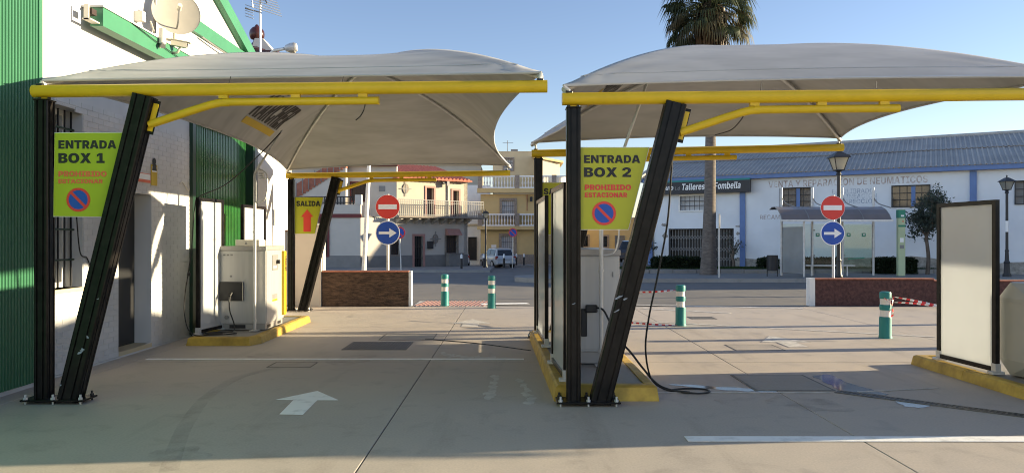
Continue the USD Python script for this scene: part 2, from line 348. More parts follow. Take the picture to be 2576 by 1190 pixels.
M['ivory'] = mat('ivory_plastic', (.60, .56, .47), .45, .05)
M['car_white'] = mat('car_silver', (.46, .47, .48), .25, .03, coat=.6)
M['car_dark'] = mat('car_dark', (.03, .03, .035), .25, .03, coat=.6)
M['tyre'] = mat('tyre', (.015, .015, .015), .8)
M['tail'] = mat('tail_lamp', (.25, .015, .012), .25)
M['umber'] = mat('finial_red', (.05, .014, .012), .3, .2)
M['vac'] = mat('vacuum_grey', (.33, .31, .27), .42, .03, 2.0)
M['logo_yellow'] = mat('logo_yellow', (.52, .36, .03), .6, .05)
M['water'] = mat('wet_film', (.10, .10, .105), .07, .2, 3.0, spec=.6)
M['grate'] = mat('cast_iron', (.13, .12, .105), .6, .3, 20.0, metal=.4)
M['beige'] = mat('beige_door', (.56, .52, .45), .6, .05, 2.0)
M['chip'] = mat('bare_metal_chip', (.25, .28, .33), .5, .3, 30.0)

# ================================================================ THE GROUND
def sst(a, b, x): t = np.clip((np.asarray(x, float) - a) / (b - a), 0, 1); return t * t * (3 - 2 * t)
def terrain(x, y): return -np.minimum(np.maximum(np.asarray(y, float) - 26, 0) * .018, .75) * (1 - sst(3, 8, x))
def sheet(xs, ys, dz, skirt=0.0):
    xs, ys = np.asarray(xs, float), np.asarray(ys, float); X, Y = np.meshgrid(xs, ys); Z = terrain(X, Y) + dz
    V = np.c_[X.ravel(), Y.ravel(), Z.ravel()]; nx, ny = len(xs), len(ys); i = np.arange(nx * ny).reshape(ny, nx)
    a, b, c, d = i[:-1, :-1].ravel(), i[:-1, 1:].ravel(), i[1:, 1:].ravel(), i[1:, :-1].ravel()
    F = np.vstack([np.c_[a, b, c], np.c_[a, c, d]])
    m = [trimesh.Trimesh(V, F, process=False)]
    if skirt:
        ring = np.concatenate([i[0, :], i[1:, -1], i[-1, -2::-1], i[-2:0:-1, 0]]); P = V[ring]; Q = P - [0, 0, skirt]; k = len(ring); j = np.arange(k); j2 = (j + 1) % k
        m.append(trimesh.Trimesh(np.vstack([P, Q]), np.vstack([np.c_[j, k + j, k + j2], np.c_[j, k + j2, j2]]), process=False))
    return cat_(m)
solo('ground', sheet(np.r_[-220:-50:8j, -46:60:60j, 70:220:8j], np.r_[-60:10:8j, 14:80:40j, 90:320:8j], -.07), M['soil'], kind='structure')
solo('road', sheet(np.r_[-46:60:54j], np.r_[17.42:80:64j], -.012), M['asphalt'], kind='structure')
fc = thing('forecourt', None, None, (0, 0, 0), kind='structure')
fx = [-9.4, -5.0, -1.09, 2.82, 6.73, 10.6, 14.5, 18.4, 22.3]; fy = [-9.5, -5.6, -1.7, 2.2, 9.62, 13.5, 17.4]
for i in range(len(fx) - 1):
    for j in range(len(fy) - 1):
        g = .005
        part(fc, 'concrete_slab', cbox(fx[i] + g, fx[i + 1] - g, fy[j] + g, fy[j + 1] - g, -.06, random.uniform(-.001, .001), .004), M['concrete'])
part(fc, 'joint_filler', box(-9.4, 22.3, -9.5, 17.4, -.062, -.010), M['joint'])
# pavements
solo('pavement', ext(Polygon([(.1, 28.0), (1.0, 27.0), (60, 26.7), (60, 31.0), (3.6, 31.0), (1.2, 30.4), (.1, 29.2)]), .43, (0, 0, -.3), (1, 0, 0), (0, 1, 0)), M['pavement'], kind='structure')
solo('pavement', sheet(np.r_[-40:-1.2:30j], np.r_[40.0:52:12j], .12, .4), M['pavement'], kind='structure')
solo('pavement', sheet(np.r_[-1.2:9:12j], np.r_[53.5:62:10j], .12, .4), M['pavement'], kind='structure')
# planting strip in front of the workshop: kerb stones + lawn
ks = thing('planting_strip_kerb', 'grey kerb stones edging the lawn strip before the blue and white workshop', 'kerb', (3.8, 31.2, .13))
xx = 3.8
while xx < 34:
    part(ks, 'kerb_stone', cbox(xx, xx + .985, 31.02, 31.17, .05, .30 + random.uniform(-.006, .006), .015), M['pavement']); xx += 1.0
solo('lawn', ext(Polygon([(3.8, 31.18), (34, 31.18), (34, 40), (3.8, 42)]), .30, (0, 0, -.06), (1, 0, 0), (0, 1, 0)), M['soil'], kind='structure')
def blades(n, x0, x1, y0, y1, z, h):
    P = np.c_[R.uniform(x0, x1, n), R.uniform(y0, y1, n), np.full(n, z)]; a = R.uniform(0, 2 * PI, n); w = R.uniform(.012, .03, n); hh = h * R.uniform(.5, 1.3, n)
    d = np.c_[np.cos(a), np.sin(a), 0 * a]; tip = P + np.c_[R.normal(0, .05, n), R.normal(0, .05, n), hh]
    V = np.stack([P - d * w[:, None], P + d * w[:, None], tip], 1).reshape(-1, 3); return trimesh.Trimesh(V, np.arange(3 * n).reshape(-1, 3), process=False)
solo('grass', blades(26000, 3.9, 26, 31.2, 33.2, .24, .11), M['grass'], 'short green grass growing in the strip before the workshop wall', 'grass', kind='stuff')

# paint on the forecourt and the road
def gpoly(pts, z=0.0): return Polygon([tuple(G(*p)[:2]) for p in pts])
def gline(a, b, w, nseg=1):
    a, b = np.array(a), np.array(b); d = unit(b - a); n = np.array([-d[1], d[0]]) * w / 2
    return Polygon([tuple(a - n), tuple(b - n), tuple(b + n), tuple(a + n)])
arrow = [(798.7, 983.7), (850.6, 1006.4), (798.7, 1006.6), (762, 1043.4), (703.6, 1042.2), (739, 1006), (694, 1005.6)]
solo('painted_arrow', flat(gpoly(arrow), .003), M['road_paint'], 'white arrow painted on the concrete before the first wash bay', 'road marking')
A2 = Polygon([(4.27, 12.2), (4.66, 11.45), (4.42, 11.45), (4.42, 10.95), (4.12, 10.95), (4.12, 11.45), (3.88, 11.45)])
solo('painted_arrow', flat(A2, .003), M['worn_paint'], 'white arrow painted in the second bay beyond the square manhole', 'road marking')
A3 = affinity.translate(A2, -5.05, 2.5)
solo('painted_arrow', flat(A3, .003), M['worn_paint'], 'worn faint arrow painted deep in the first bay', 'road marking')
def line(name, a, b, w, mt, label): solo(name, flat(gline(a, b, w), .0035 if mt == 'road_paint' else .003), M[mt], label, 'road marking')
line('painted_line', (-4.9, 9.86), (.16, 9.86), .10, 'road_paint', 'thin white line across the floor of the first bay')
line('painted_line', (1.5, 7.74), (3.35, 7.74), .035, 'worn_paint', 'hairline white line from the kerb island to the metal floor plate')
line('painted_line', (1.41, 5.96), (9.5, 5.93), .15, 'road_paint', 'broad white line in the sunlit foreground')
line('painted_line', G(1571, 806)[:2], G(2354, 848)[:2], .10, 'worn_paint', 'slanting white line running past the bollard in the second bay')
line('painted_line', G(1618, 776.5)[:2], G(1838, 788)[:2], .16, 'worn_paint', 'short slanting white line behind the bollard in the second bay')
line('painted_line', G(1590, 767)[:2], G(2020, 776)[:2], .2, 'worn_paint', 'white edge line along the road behind the second bay')
line('painted_line', (-.75, 18.0), (.4, 18.25), .35, 'road_paint', 'white crossing bar beside the striped tactile paving')
line('painted_line', G(2158, 986)[:2], G(2360, 976)[:2], .03, 'worn_paint', 'hairline white line beyond the slot drain')
# tactile paving
tp = thing('tactile_paving', 'red and white striped tactile paving beside the brown low wall', 'paving', (-1.6, 18.6, 0))
part(tp, 'bed', sheet(np.r_[-2.38:-.62:4j], np.r_[17.5:19.0:4j], -.004, .02), M['worn_paint'])
for i in range(17):
    x = -2.36 + i * .102
    part(tp, 'tile', hexa([(x + dx + dy * .12, 17.56 + dy, z) for z in (-.006, .006) for dy in (0, 1.36) for dx in (0, .05)]), M['tactile'])
# drains, manholes, plates, wet films
def grating(name, label, x0, x1, y0, y1, n, along='x', w=.02, cat='drain grate', frame_w=.03, mt='grate'):
    t = thing(name, label, cat, ((x0 + x1) / 2, (y0 + y1) / 2, 0))
    part(t, 'pit', box(x0, x1, y0, y1, .001, .003), M['dark'] if mt == 'grate' else M['stone_brown'])
    part(t, 'frame', [box(x0 - frame_w, x0, y0, y1, -.01, .006), box(x1, x1 + frame_w, y0, y1, -.01, .006), box(x0 - frame_w, x1 + frame_w, y1, y1 + frame_w, -.01, .006), box(x0 - frame_w, x1 + frame_w, y0 - frame_w, y0, -.01, .006)], M['grate'])
    for i in range(n):
        f = (i + .5) / n
        if along == 'x': c = x0 + (x1 - x0) * f; part(t, 'slat', box(c - w / 2, c + w / 2, y0, y1, .003, .008), M[mt])
        else: c = y0 + (y1 - y0) * f; part(t, 'slat', box(x0, x1, c - w / 2, c + w / 2, .003, .008), M[mt])
    return t
a, b = G(865, 879), G(1021, 861)
grating('drain_grate', 'wide slatted iron drain grate in the floor of the first bay', a[0], G(1026, 870)[0], a[1], b[1], 21, 'x', .024)
def cover(name, label, x0, x1, y0, y1, mt='grate', cat='manhole cover'):
    t = thing(name, label, cat, ((x0 + x1) / 2, (y0 + y1) / 2, 0))
    part(t, 'rim', [box(x0 - .014, x0, y0 - .014, y1 + .014, -.01, .004), box(x1, x1 + .014, y0 - .014, y1 + .014, -.01, .004), box(x0, x1, y1, y1 + .014, -.01, .004), box(x0, x1, y0 - .014, y0, -.01, .004)], M['grate'])
    part(t, 'lid', box(x0 + .006, x1 - .006, y0 + .006, y1 - .006, -.01, .003), M[mt]); return t
cover('manhole_cover', 'concrete filled manhole cover before the thin white line of the first bay', -3.08, -2.55, 9.28, 9.62, 'slab4')
cover('manhole_cover', 'square iron manhole cover in the second bay near the painted arrow', 3.25, 3.95, 10.65, 11.2, 'slab4')
cover('manhole_cover', 'small iron manhole cover right of the bollard in the second bay', 3.62, 4.1, 14.75, 15.15, 'grate')
cover('floor_plate', 'dark square patch plate behind the slatted drain of the first bay', -2.12, -1.28, 11.75, 12.5, 'slab3', 'floor plate')
t = grating('floor_plate', 'large slatted metal floor plate in the second bay', 2.62, 3.42, 7.86, 8.7, 17, 'y', .044, 'floor plate', mt='slab3')
p0, p1 = np.array([3.44, 7.80]), np.array([6.0, 5.6]); d = unit(p1 - p0); q = np.array([-d[1], d[0]]); Ld = np.linalg.norm(p1 - p0)
sd = thing('slot_drain', 'long narrow slot drain slanting across the second bay to the right', 'drain', (p0[0], p0[1], 0))
part(sd, 'pit', flat(gline(p0, p1, .11), .001, .002), M['dark'])
part(sd, 'frame', [flat(gline(p0 + q * s * .065, p1 + q * s * .065, .02), .001, .006) for s in (-1, 1)], M['grate'])
for i in range(int(Ld / .045)):
    c = p0 + d * (i + .5) * .045; part(sd, 'slat', flat(gline(c - q * .055, c + q * .055, .017), .003, .004), M['grate'])
def blob(pts, z, name, label):
    c = curve(np.array([(*G(*p)[:2], 0) for p in pts + pts[:1]]), 6)[:, :2]
    c = c + R.normal(0, .012, c.shape); poly = Polygon(c).buffer(0)
    solo(name, flat(poly, z, .0012), M['water'], label, 'puddle', kind=None)
blob([(2040, 946), (2085, 942), (2130, 962), (2230, 992), (2190, 990), (2120, 984), (2090, 968)], .0012, 'puddle', 'wet film of water beside the start of the slot drain')
blob([(1672, 966), (1740, 968), (1900, 978), (1965, 988), (1880, 984), (1770, 976)], .0012, 'puddle', 'thin wet streak between the looped hose and the metal plate')
blob([(2250, 1010), (2300, 1006), (2350, 1020), (2290, 1024)], .0012, 'puddle', 'small puddle in front of the slot drain')

M['stain'] = mat('lime_stain', (.50, .47, .43), .8, .15, 6.0)
def stain(px, py, w, h, n, label):
    rr = np.random.default_rng(int(px)); ps = []
    for i in range(n):
        f = i / max(1, n - 1); c = G(px + (f - .5) * w * 2 + rr.normal(0, 4), py + (f - .5) * h * 2 + rr.normal(0, 3)); a = np.linspace(0, 2 * PI, 11)[:-1]
        ps.append(Polygon([(c[0] + math.cos(t_) * rr.uniform(.02, .07), c[1] + math.sin(t_) * rr.uniform(.04, .16)) for t_ in a]).buffer(0))
    u = union_all(ps); solo('floor_stain', flat(u, .0008, .001), M['stain'], label, 'stain')
stain(1240, 975, -8, 26, 9, 'pale splash stain on the concrete near the middle island, left streak')
stain(1320, 985, 14, 30, 10, 'pale splash stain on the concrete beside the yellow kerb of the middle island')
stain(1180, 897, 70, 6, 14, 'pale lime stain beside the thin white line of the first bay')

def smudge(name, c, lo, hi, sc, stretch, op):
    n = {'g': ('geometry', {}), 'm': ('mapping', {'scale': stretch}), 'n': ('noise_texture', {'scale': sc, 'detail': 6.0, 'roughness': .65}), 'r': ('rgb_ramp', {'ramp': [(lo, (0, 0, 0)), (hi, (op, op, op))]}),
         'd': ('diffuse_bsdf', {'color': c}), 't': ('transparent_bsdf', {}), 'x': ('mix_closure', {})}
    return usdkit.material(stage, f'/World/Looks/{name}', n, [('g.position', 'm.vector'), ('m.vector', 'n.vector'), ('n.fac', 'r.fac'), ('r.color', 'x.fac'), ('t.BSDF', 'x.closure1'), ('d.BSDF', 'x.closure2')], surface='x.closure')
M['tyre_mark'] = smudge('tyre_mark', (.07, .065, .06), .30, .70, 3.0, (2, .6, 1), .13); M['oil'] = smudge('oil_stain', (.05, .045, .04), .42, .66, 4.0, (1, 1, 1), .16)
def mark(pts, w, label):
    c = curve(np.array([(*G(*p)[:2], 0) for p in pts]), 8)[:, :2]; t_ = np.gradient(c, axis=0); t_ /= np.linalg.norm(t_, axis=1, keepdims=True); n_ = np.c_[-t_[:, 1], t_[:, 0]] * w / 2
    V = np.vstack([np.c_[c - n_, np.full(len(c), .0022)], np.c_[c + n_, np.full(len(c), .0022)]]); k = len(c); j = np.arange(k - 1)
    solo('tyre_mark', trimesh.Trimesh(V, np.vstack([np.c_[j, j + 1, k + j + 1], np.c_[j, k + j + 1, k + j]]), process=False), M['tyre_mark'], label, 'tyre mark')
mark([(425, 1185), (445, 1120), (470, 1065), (520, 1000), (600, 950), (700, 925)], .13, 'curved dark tyre mark on the floor left of the white arrow')
def oil(px, py, r, label):
    rr = np.random.default_rng(int(px)); c = G(px, py); a = np.linspace(0, 2 * PI, 25)[:-1]; q = 1 + .25 * np.sin(a * 2 + rr.uniform(0, 6)) + .15 * np.sin(a * 5 + rr.uniform(0, 6))
    V = np.vstack([[c[0], c[1], .0018], np.c_[c[0] + r * q * np.cos(a), c[1] + r * 1.3 * q * np.sin(a), np.full(24, .0018)]]); j = np.arange(24)
    solo('oil_stain', trimesh.Trimesh(V, np.c_[0 * j, 1 + j, 1 + (j + 1) % 24], process=False), M['oil'], label, 'stain')
oil(450, 1150, .22, 'dark oil stain on the curved tyre mark left of the arrow'); oil(885, 905, .30, 'dark stain on the floor between the white line and the slatted drain')
oil(2030, 1015, .30, 'brown damp stain before the metal plate of the second bay'); oil(1830, 1012, .12, 'small dark stain near the looped hose'); oil(655, 895, .20, 'dark stain beside the concrete filled manhole cover')

# ================================================================ KERB ISLANDS
def island(label, poly, h, sides, batter=.035, w=.13):
    P = [np.array(p, float) for p in poly]; c = np.mean(P, 0)
    t = thing('kerb_island', label, 'kerb island', (c[0], c[1], 0))
    inner = Polygon(poly).buffer(-w * .98, join_style=2)
    part(t, 'slab', ext(inner, h - .02, (0, 0, .005), (1, 0, 0), (0, 1, 0)), M['slab2'])
    n = len(P)
    off = Polygon(poly).buffer(-w, join_style=2); offP = [np.array(min(off.exterior.coords, key=lambda q: np.hypot(q[0] - p[0], q[1] - p[1]))) for p in P]
    tp_ = Polygon(poly).buffer(-batter, join_style=2); topP = [np.array(min(tp_.exterior.coords, key=lambda q: np.hypot(q[0] - p[0], q[1] - p[1]))) for p in P]
    for i in sides:
        a, b = i, (i + 1) % n; L = np.linalg.norm(P[b] - P[a]); k = max(1, int(round(L / 1.0)))
        for j in range(k):
            e = .004 / L
            f0, f1 = j / k + (e if j else 0), (j + 1) / k - (e if j < k - 1 else 0); m = lambda A, f: A[a] + (A[b] - A[a]) * f
            o0, o1, u0, u1, i0, i1 = m(P, f0), m(P, f1), m(topP, f0), m(topP, f1), m(offP, f0), m(offP, f1)
            hz = h + random.uniform(-.002, .002)
            pts = [(*o0, .0), (*o1, .0), (*(o0 * .45 + u0 * .55), hz - .02), (*(o1 * .45 + u1 * .55), hz - .02), (*(u0 * .9 + i0 * .1), hz), (*(u1 * .9 + i1 * .1), hz), (*i0, hz), (*i1, hz), (*i0, 0), (*i1, 0)]
            part(t, 'kerb_stone', hull(pts), M['kerb_yellow'])
    return t
island('yellow kerbed island by the wall under the stainless machine of the first bay',
       [(-4.92, 11.1), (-3.96, 11.1), (-3.86, 11.35), (-3.9, 14.25), (-4.9, 14.25)], .125, [0, 1, 2, 3, 4])
island('yellow kerbed island between the two wash bays, with the slanted post at its end',
       [(.42, 7.34), (1.47, 7.34), (1.45, 11.75), (.28, 11.75)], .155, [0, 1, 2, 3])
island('long yellow kerbed island on the right below the tall white panel and vacuum housing',
       [(5.15, 9.5), (5.15, 4.2), (6.75, 4.2), (6.75, 9.5)], .125, [0, 1, 2, 3])

# ================================================================ WASH BAY CANOPIES
def profile_post(w, d, grooves=True):
    p = sbox(-w / 2, -d / 2, w / 2, d / 2).buffer(-.018).buffer(.018, quad_segs=4)
    if grooves:
        for s in (-1, 1):
            for o in (-.22, .22):
                p = p.difference(sbox(o * w - .008, s * d / 2 - .014, o * w + .008, s * d / 2 + .014)).difference(sbox(s * w / 2 - .014, o * d - .008, s * w / 2 + .014, o * d + .008))
    return p
def sweep_post(poly, p0, p1):
    p0, p1 = np.array(p0, float), np.array(p1, float); L = np.linalg.norm(p1 - p0); u = unit(p1 - p0)
    y = np.array([0, 1.0, 0]); x = unit(np.cross(y, u))
    m = trimesh.creation.extrude_polygon(poly, L, engine='earcut'); v = np.asarray(m.vertices)
    return trimesh.Trimesh(p0 + v[:, :1] * x + v[:, 1:2] * np.cross(u, x) + v[:, 2:] * u, m.faces, process=False)
def surface(C, H, ks, kf, e=.05, lin=.52):
    FL, FR, BL, BR = [np.array(c, float) for c in C]
    def S(u, v):
        u, v = np.asarray(u, float), np.asarray(v, float); a, b = 2 * u - 1, 2 * v - 1
        A, B = np.abs(a), np.abs(b); m = np.maximum(A, B); tt = np.where(A >= B, b, a) / np.maximum(m, 1e-6)
        q = 1 - tt * tt
        a2 = np.where(A >= B, a * (1 - ks * m ** 2 * q), a); b2 = np.where(A < B, b * (1 - kf * m ** 2 * q), b)
        U, V = (a2 + 1) / 2, (b2 + 1) / 2
        P = (FL * ((1 - U) * (1 - V))[..., None] + FR * (U * (1 - V))[..., None] + BL * ((1 - U) * V)[..., None] + BR * (U * V)[..., None])
        Rb = 1 - m ** 1.75; Md = (1 - m) * lin + (1 - lin) * (1 - m ** 2)
        for cu, cv in ((0, 0), (1, 0), (0, 1), (1, 1)):
            du, dv = np.abs(u - cu), np.abs(v - cv); rr = np.hypot(du, dv); P[..., 2] += .016 * np.sin(np.arctan2(dv, du + 1e-9) * 22) * np.exp(-rr / .11) * np.minimum(rr / .03, 1)
        P[..., 2] += H * (Md + (Rb - Md) * np.abs(tt) ** 2.6) + e * q * m ** 2
        return P
    return S
def draped(S, poly2d, off, n=1):
    """polygon in (u, v) triangulated finely and laid against the fabric"""
    v, f = trimesh.creation.triangulate_polygon(poly2d, engine='earcut')
    m = trimesh.Trimesh(np.c_[v, 0 * v[:, 0]], f, process=False)
    vv, ff = trimesh.remesh.subdivide_to_size(m.vertices, m.faces, .02, max_iter=12)
    top = S(vv[:, 0], vv[:, 1]); top[:, 2] -= off; bot = top.copy(); bot[:, 2] -= .002
    return trimesh.Trimesh(np.vstack([top, bot]), np.vstack([ff, ff[:, ::-1] + len(top)]), process=False)
def bay(label, C, H, ks, kf, frames, logo=True, lin=.42):
    t = thing('wash_bay_canopy', label, 'canopy', (frames[0][0], frames[0][2], 0))
    S = surface(C, H, ks, kf, lin=lin); n = 56; g = np.linspace(0, 1, n + 1); V, U = np.meshgrid(g, g, indexing='ij'); P = S(U, V)
    top = P.reshape(-1, 3); bot = top - [0, 0, .006]; i = np.arange((n + 1) ** 2).reshape(n + 1, n + 1); F = []
    for r in range(n):
        for c in range(n):
            q = i[r, c], i[r, c + 1], i[r + 1, c + 1], i[r + 1, c]
            F += [(q[0], q[1], q[2]), (q[0], q[2], q[3])] if (r < n / 2) == (c < n / 2) else [(q[0], q[1], q[3]), (q[1], q[2], q[3])]
    F = np.array(F); k = len(top); ring = np.concatenate([i[0, :], i[1:, -1], i[-1, -2::-1], i[-2:0:-1, 0]]); r2 = np.roll(ring, -1)
    mem = trimesh.Trimesh(np.vstack([top, bot]), np.vstack([F, F[:, ::-1] + k, np.c_[ring, ring + k, r2 + k], np.c_[ring, r2 + k, r2]]), process=False)
    mb = part(t, 'membrane', mem, M['fabric'], smooth=60)
    for e in ((g, 0 * g), (0 * g + 1, g), (g, 0 * g + 1), (0 * g, g)):
        p = S(*e); part(mb, 'hem', pipe(p - [0, 0, .012], .014, 6), M['hem'], smooth=50)
    for k in (.045, .955):
        for e in ((g * .93 + .035, 0 * g + k), (0 * g + k, g * .93 + .035)):
            p = S(*e); part(mb, 'seam', pipe(p + [0, 0, .001], .0055, 5), M['hem'], smooth=50)
    for cu, cv in ((0, 0), (1, 0), (0, 1), (1, 1)):
        s = np.linspace(0, 1, 16); p = S(cu + (.5 - cu) * s, cv + (.5 - cv) * s); p[:, 2] -= .055
        part(t, 'rib', pipe(p, .028, 10), M['galv'], smooth=50)
    if logo:
        f = ImageFont.truetype(FONT, 60); f.set_variation_by_axes([14, 900])
        im = Image.new('L', (360, 90)); ImageDraw.Draw(im).text((6, 70), 'KÄRCHER', 255, f, anchor='ls'); on = np.pad(np.asarray(im) > 127, ((0, 0), (1, 1))).astype(np.int8)
        r, st = np.nonzero(np.diff(on, axis=1) == 1); en = np.nonzero(np.diff(on, axis=1) == -1)[1]
        s = union_all(shapely.box(st, -r - 1, en, -r)).buffer(.6).buffer(-.6).simplify(.8); x0, y0, x1, y1 = s.bounds
        y0 = max(y0, -71); ux, vx = logo
        # reading along v, tops towards the crown
        def tr(px, py): return np.c_[ux[0] + (py - y0) / (y1 - y0) * (ux[1] - ux[0]), vx[0] + (px - x0) / (x1 - x0) * (vx[1] - vx[0])]
        s2 = shapely.transform(s, lambda c: tr(c[:, 0], c[:, 1]))
        part(mb, 'lettering', [draped(S, gg, .014) for gg in getattr(s2, 'geoms', [s2])], M['sign_black'])
        part(mb, 'stripe', draped(S, sbox(ux[0] - .036, vx[0], ux[0] - .008, vx[1]), .014), M['logo_yellow'])
    for (X0, X1, Y, z0, z1, be), (cl, cr) in zip(frames, ((C[0], C[1]), (C[2], C[3]))):
        bz = lambda x: z0 + (z1 - z0) * (x - X0) / (X1 - X0)
        bm = part(t, 'beam', tube((X0, Y, z0), (X1, Y, z1), .062, 24), M['yellow'], smooth=40)
        post = profile_post(.138, .138); px = X0 + .11
        part(t, 'post', sweep_post(post, (px, Y, .035), (px, Y, bz(px) - .10)), M['black'])
        part(t, 'post_cap', [cbox(px - .075, px + .075, Y - .075, Y + .075, bz(px) - .10, bz(px) - .085, .005)], M['black'])
        for s_ in (-.045, .045):
            part(t, 'bolt', [tube((px + s_, Y, bz(px) - .085), (px + s_, Y, bz(px) - .05), .016, 8)], M['blackplastic'])
        part(t, 'saddle', box(px - .03, px + .05, Y - .004, Y + .004, bz(px) - .085, bz(px) - .05), M['yellow'])
        sx0, sx1, sz1 = X0 + .37, X0 + 1.11, bz(X0 + 1.1) - .055
        part(t, 'slanted_post', sweep_post(profile_post(.205, .15), (sx0, Y, .03), (sx1, Y, sz1)), M['black'])
        dd = unit([sx1 - sx0, 0, sz1 - .03]); nn = np.array([dd[2], 0, -dd[0]])
        e0 = np.array([sx1, Y, sz1]) + nn * .105
        part(t, 'bracket_plate', bar(e0 - dd * .36 + nn * .004, e0 - dd * .02 + nn * .004, .11, .012, (0, 1, 0)), M['black'])
        part(t, 'bracket', bar(e0 - dd * .33 + nn * .02, e0 - dd * .05 + nn * .02, .06, .02, (0, 1, 0)), M['yellow'])
        b0 = np.array([X0 + 1.15, Y, bz(X0) - .33]); b1 = np.array([X0 + 1.84, Y, bz(X0 + 1.84) - .125]); b2 = np.array([X0 + be, Y, bz(X0 + be) - .125])
        part(t, 'brace', pipe(curve([b0, b0 * .12 + b1 * .88, b1 * .94 + b2 * .06 + [0, 0, -.005], b1 * .9 + b2 * .1, b2], 3), .040, 16), M['yellow'], smooth=40)
        for f_ in (.03, .48, .9):
            c = b1 + (b2 - b1) * f_; part(t, 'spacer', box(c[0] - .045, c[0] + .045, Y - .02, Y + .02, c[2] + .035, bz(c[0]) - .055), M['yellow'])
        pl = part(t, 'base_plate', cbox(X0 - .06, X0 + .56, Y - .12, Y + .14, .028, .046, .004), M['black'])
        for bx in (X0 - .02, X0 + .25, X0 + .52):
            for by in (Y - .09, Y + .11):
                part(pl, 'bolt', [tube((bx, by, -.02), (bx, by, .028), .010, 6), tube((bx, by, .046), (bx, by, .066), .022, 6), tube((bx, by, .066), (bx, by, .095), .012, 6)], M['galv'] if by < Y else M['blackplastic'])
        for cnr, bx in ((cl, X0 + .07), (cr, X1 - .07)):
            part(t, 'corner_strut', pipe([(bx, Y, bz(bx) + .05), (bx, Y, cnr[2] - .06), (cnr[0], cnr[1], cnr[2] - .02)], .02, 8), M['galv'])
            part(t, 'clamp', [cbox(bx - .035, bx + .035, Y - .03, Y + .03, bz(bx) + .045, bz(bx) + .075, .006)], M['blackplastic'])
        for f_ in (.38, .6) if Y < 9 else ():
            x = X0 + (X1 - X0) * f_; part(t, 'tie_wire', tube((x, Y, bz(x) + .05), (x + .01, Y + .02, cl[2] + .03), .005, 5), M['rubber'])
    return t, S
F1 = [(-4.75, .35, 7.3, 3.08, 3.13, 3.43), (-5.0, -.04, 16.3, 3.00, 3.06, 3.32)]
bay1, S1 = bay('grey fabric canopy on yellow beams over the first wash bay beside the white building',
         [(-4.66, 7.3, 3.20), (.29, 7.3, 3.28), (-4.99, 16.3, 3.14), (-.04, 16.3, 3.24)], 1.18, .17, .05, F1, logo=((.10, .26), (.46, .64)))
F2 = [(.49, 5.62, 7.2, 2.985, 3.04, 3.3), (.32, 5.4, 12.0, 3.00, 3.10, 3.34)]
bay2, S2 = bay('grey fabric canopy on yellow beams over the second wash bay, palm crown showing above it',
         [(.506, 7.2, 3.13), (5.6, 7.2, 3.22), (.32, 12.0, 3.19), (5.36, 12.0, 3.27)], .88, .17, .05, F2, logo=((.10, .24), (.36, .72)), lin=.22)

F3 = [(10.6, 16.0, 7.2, 2.985, 3.04, 3.3), (10.5, 15.9, 14.1, 3.00, 3.08, 3.34)]
bay3, S3 = bay('grey fabric canopy over the third wash bay, further right beyond the vacuum island',
         [(10.65, 7.2, 3.13), (15.95, 7.2, 3.22), (10.5, 14.1, 3.19), (15.85, 14.1, 3.24)], 1.0, .17, .05, F3, logo=None)

def chip(t, x, y, z, tx, w, h):
    rr = np.random.default_rng(int(x * 1000) + 5000); a = np.linspace(0, 2 * PI, 10)[:-1]
    part(t, 'paint_chip', ext(affinity.rotate(Polygon([(math.cos(q) * w * rr.uniform(.4, 1), math.sin(q) * h * rr.uniform(.3, 1)) for q in a]).buffer(0), 25), .0015, (x, y, z)), M['chip'])
for (px, py, w, h) in ((201, 886, .05, .016), (207, 880, .03, .02), (220, 848, .012, .02), (246, 752, .02, .006), (152, 968, .012, .012)): q = W(px, py, 7.222); chip(bay1, q[0], 7.2245, q[2], 0, w, h)
for (px, py, w, h) in ((1556, 748, .06, .014), (1572, 752, .03, .012), (1552, 782, .04, .008), (1443, 764, .03, .005)): q = W(px, py, 7.122); chip(bay2, q[0], 7.1245, q[2], 0, w, h)

# sign boards between the posts
def board(label, pts, Y, texts, mt, extra=None, th=.012):
    p = [W(x, y, Y) for x, y in pts]; poly = Polygon([(a[0], a[2]) for a in p]); c = poly.centroid
    t = thing('sign_board', label, 'sign', (c.x, Y, poly.bounds[1]))
    part(t, 'edge', ext(poly.buffer(.006, join_style=2), th - .004, (0, Y + .004, 0), (1, 0, 0), (0, 0, 1)), M['sign_white'])
    part(t, 'board', ext(poly, th, (0, Y, 0), (1, 0, 0), (0, 0, 1)), M[mt])
    for s, x0, y0, x1, y1, m in texts:
        a, b = W(x0, y1, Y), W(x1, y0, Y)
        part(t, 'lettering', place(lettering(s, b[2] - a[2], b[0] - a[0]), (a[0], Y - .0125, a[2]), (1, 0, 0), (0, 0, 1)), M[m])
    if extra: extra(t, Y)
    return t
def nopark(cx, cy, r):
    def f(t, Y):
        o = W(cx, cy, Y); o[1] = Y - .0125; rr = r / FPX * Y
        d = part(t, 'no_parking_disc', ext(circle(rr * .86), .002, o), M['sign_blue'])
        part(d, 'ring', ext(circle(rr).difference(circle(rr * .80)), .003, o), M['sign_red'])
        bar_ = affinity.rotate(sbox(-rr * .85, -rr * .11, rr * .85, rr * .11), -45, origin=(0, 0))
        part(d, 'slash', ext(bar_.intersection(circle(rr * .84)), .0035, o), M['sign_red'])
    return f
board('lime green board reading ENTRADA BOX 1 with a no parking symbol', [(136, 544), (262, 545), (316, 335), (139, 335)], 7.3,
      [('ENTRADA', 149, 354, 294, 375, 'sign_black'), ('BOX 1', 149, 386, 265, 411, 'sign_black'), ('PROHIBIDO', 149, 431, 270, 445, 'sign_orange'), ('ESTACIONAR', 149, 451, 260, 462, 'sign_orange')], 'lime', nopark(199, 503, 30))
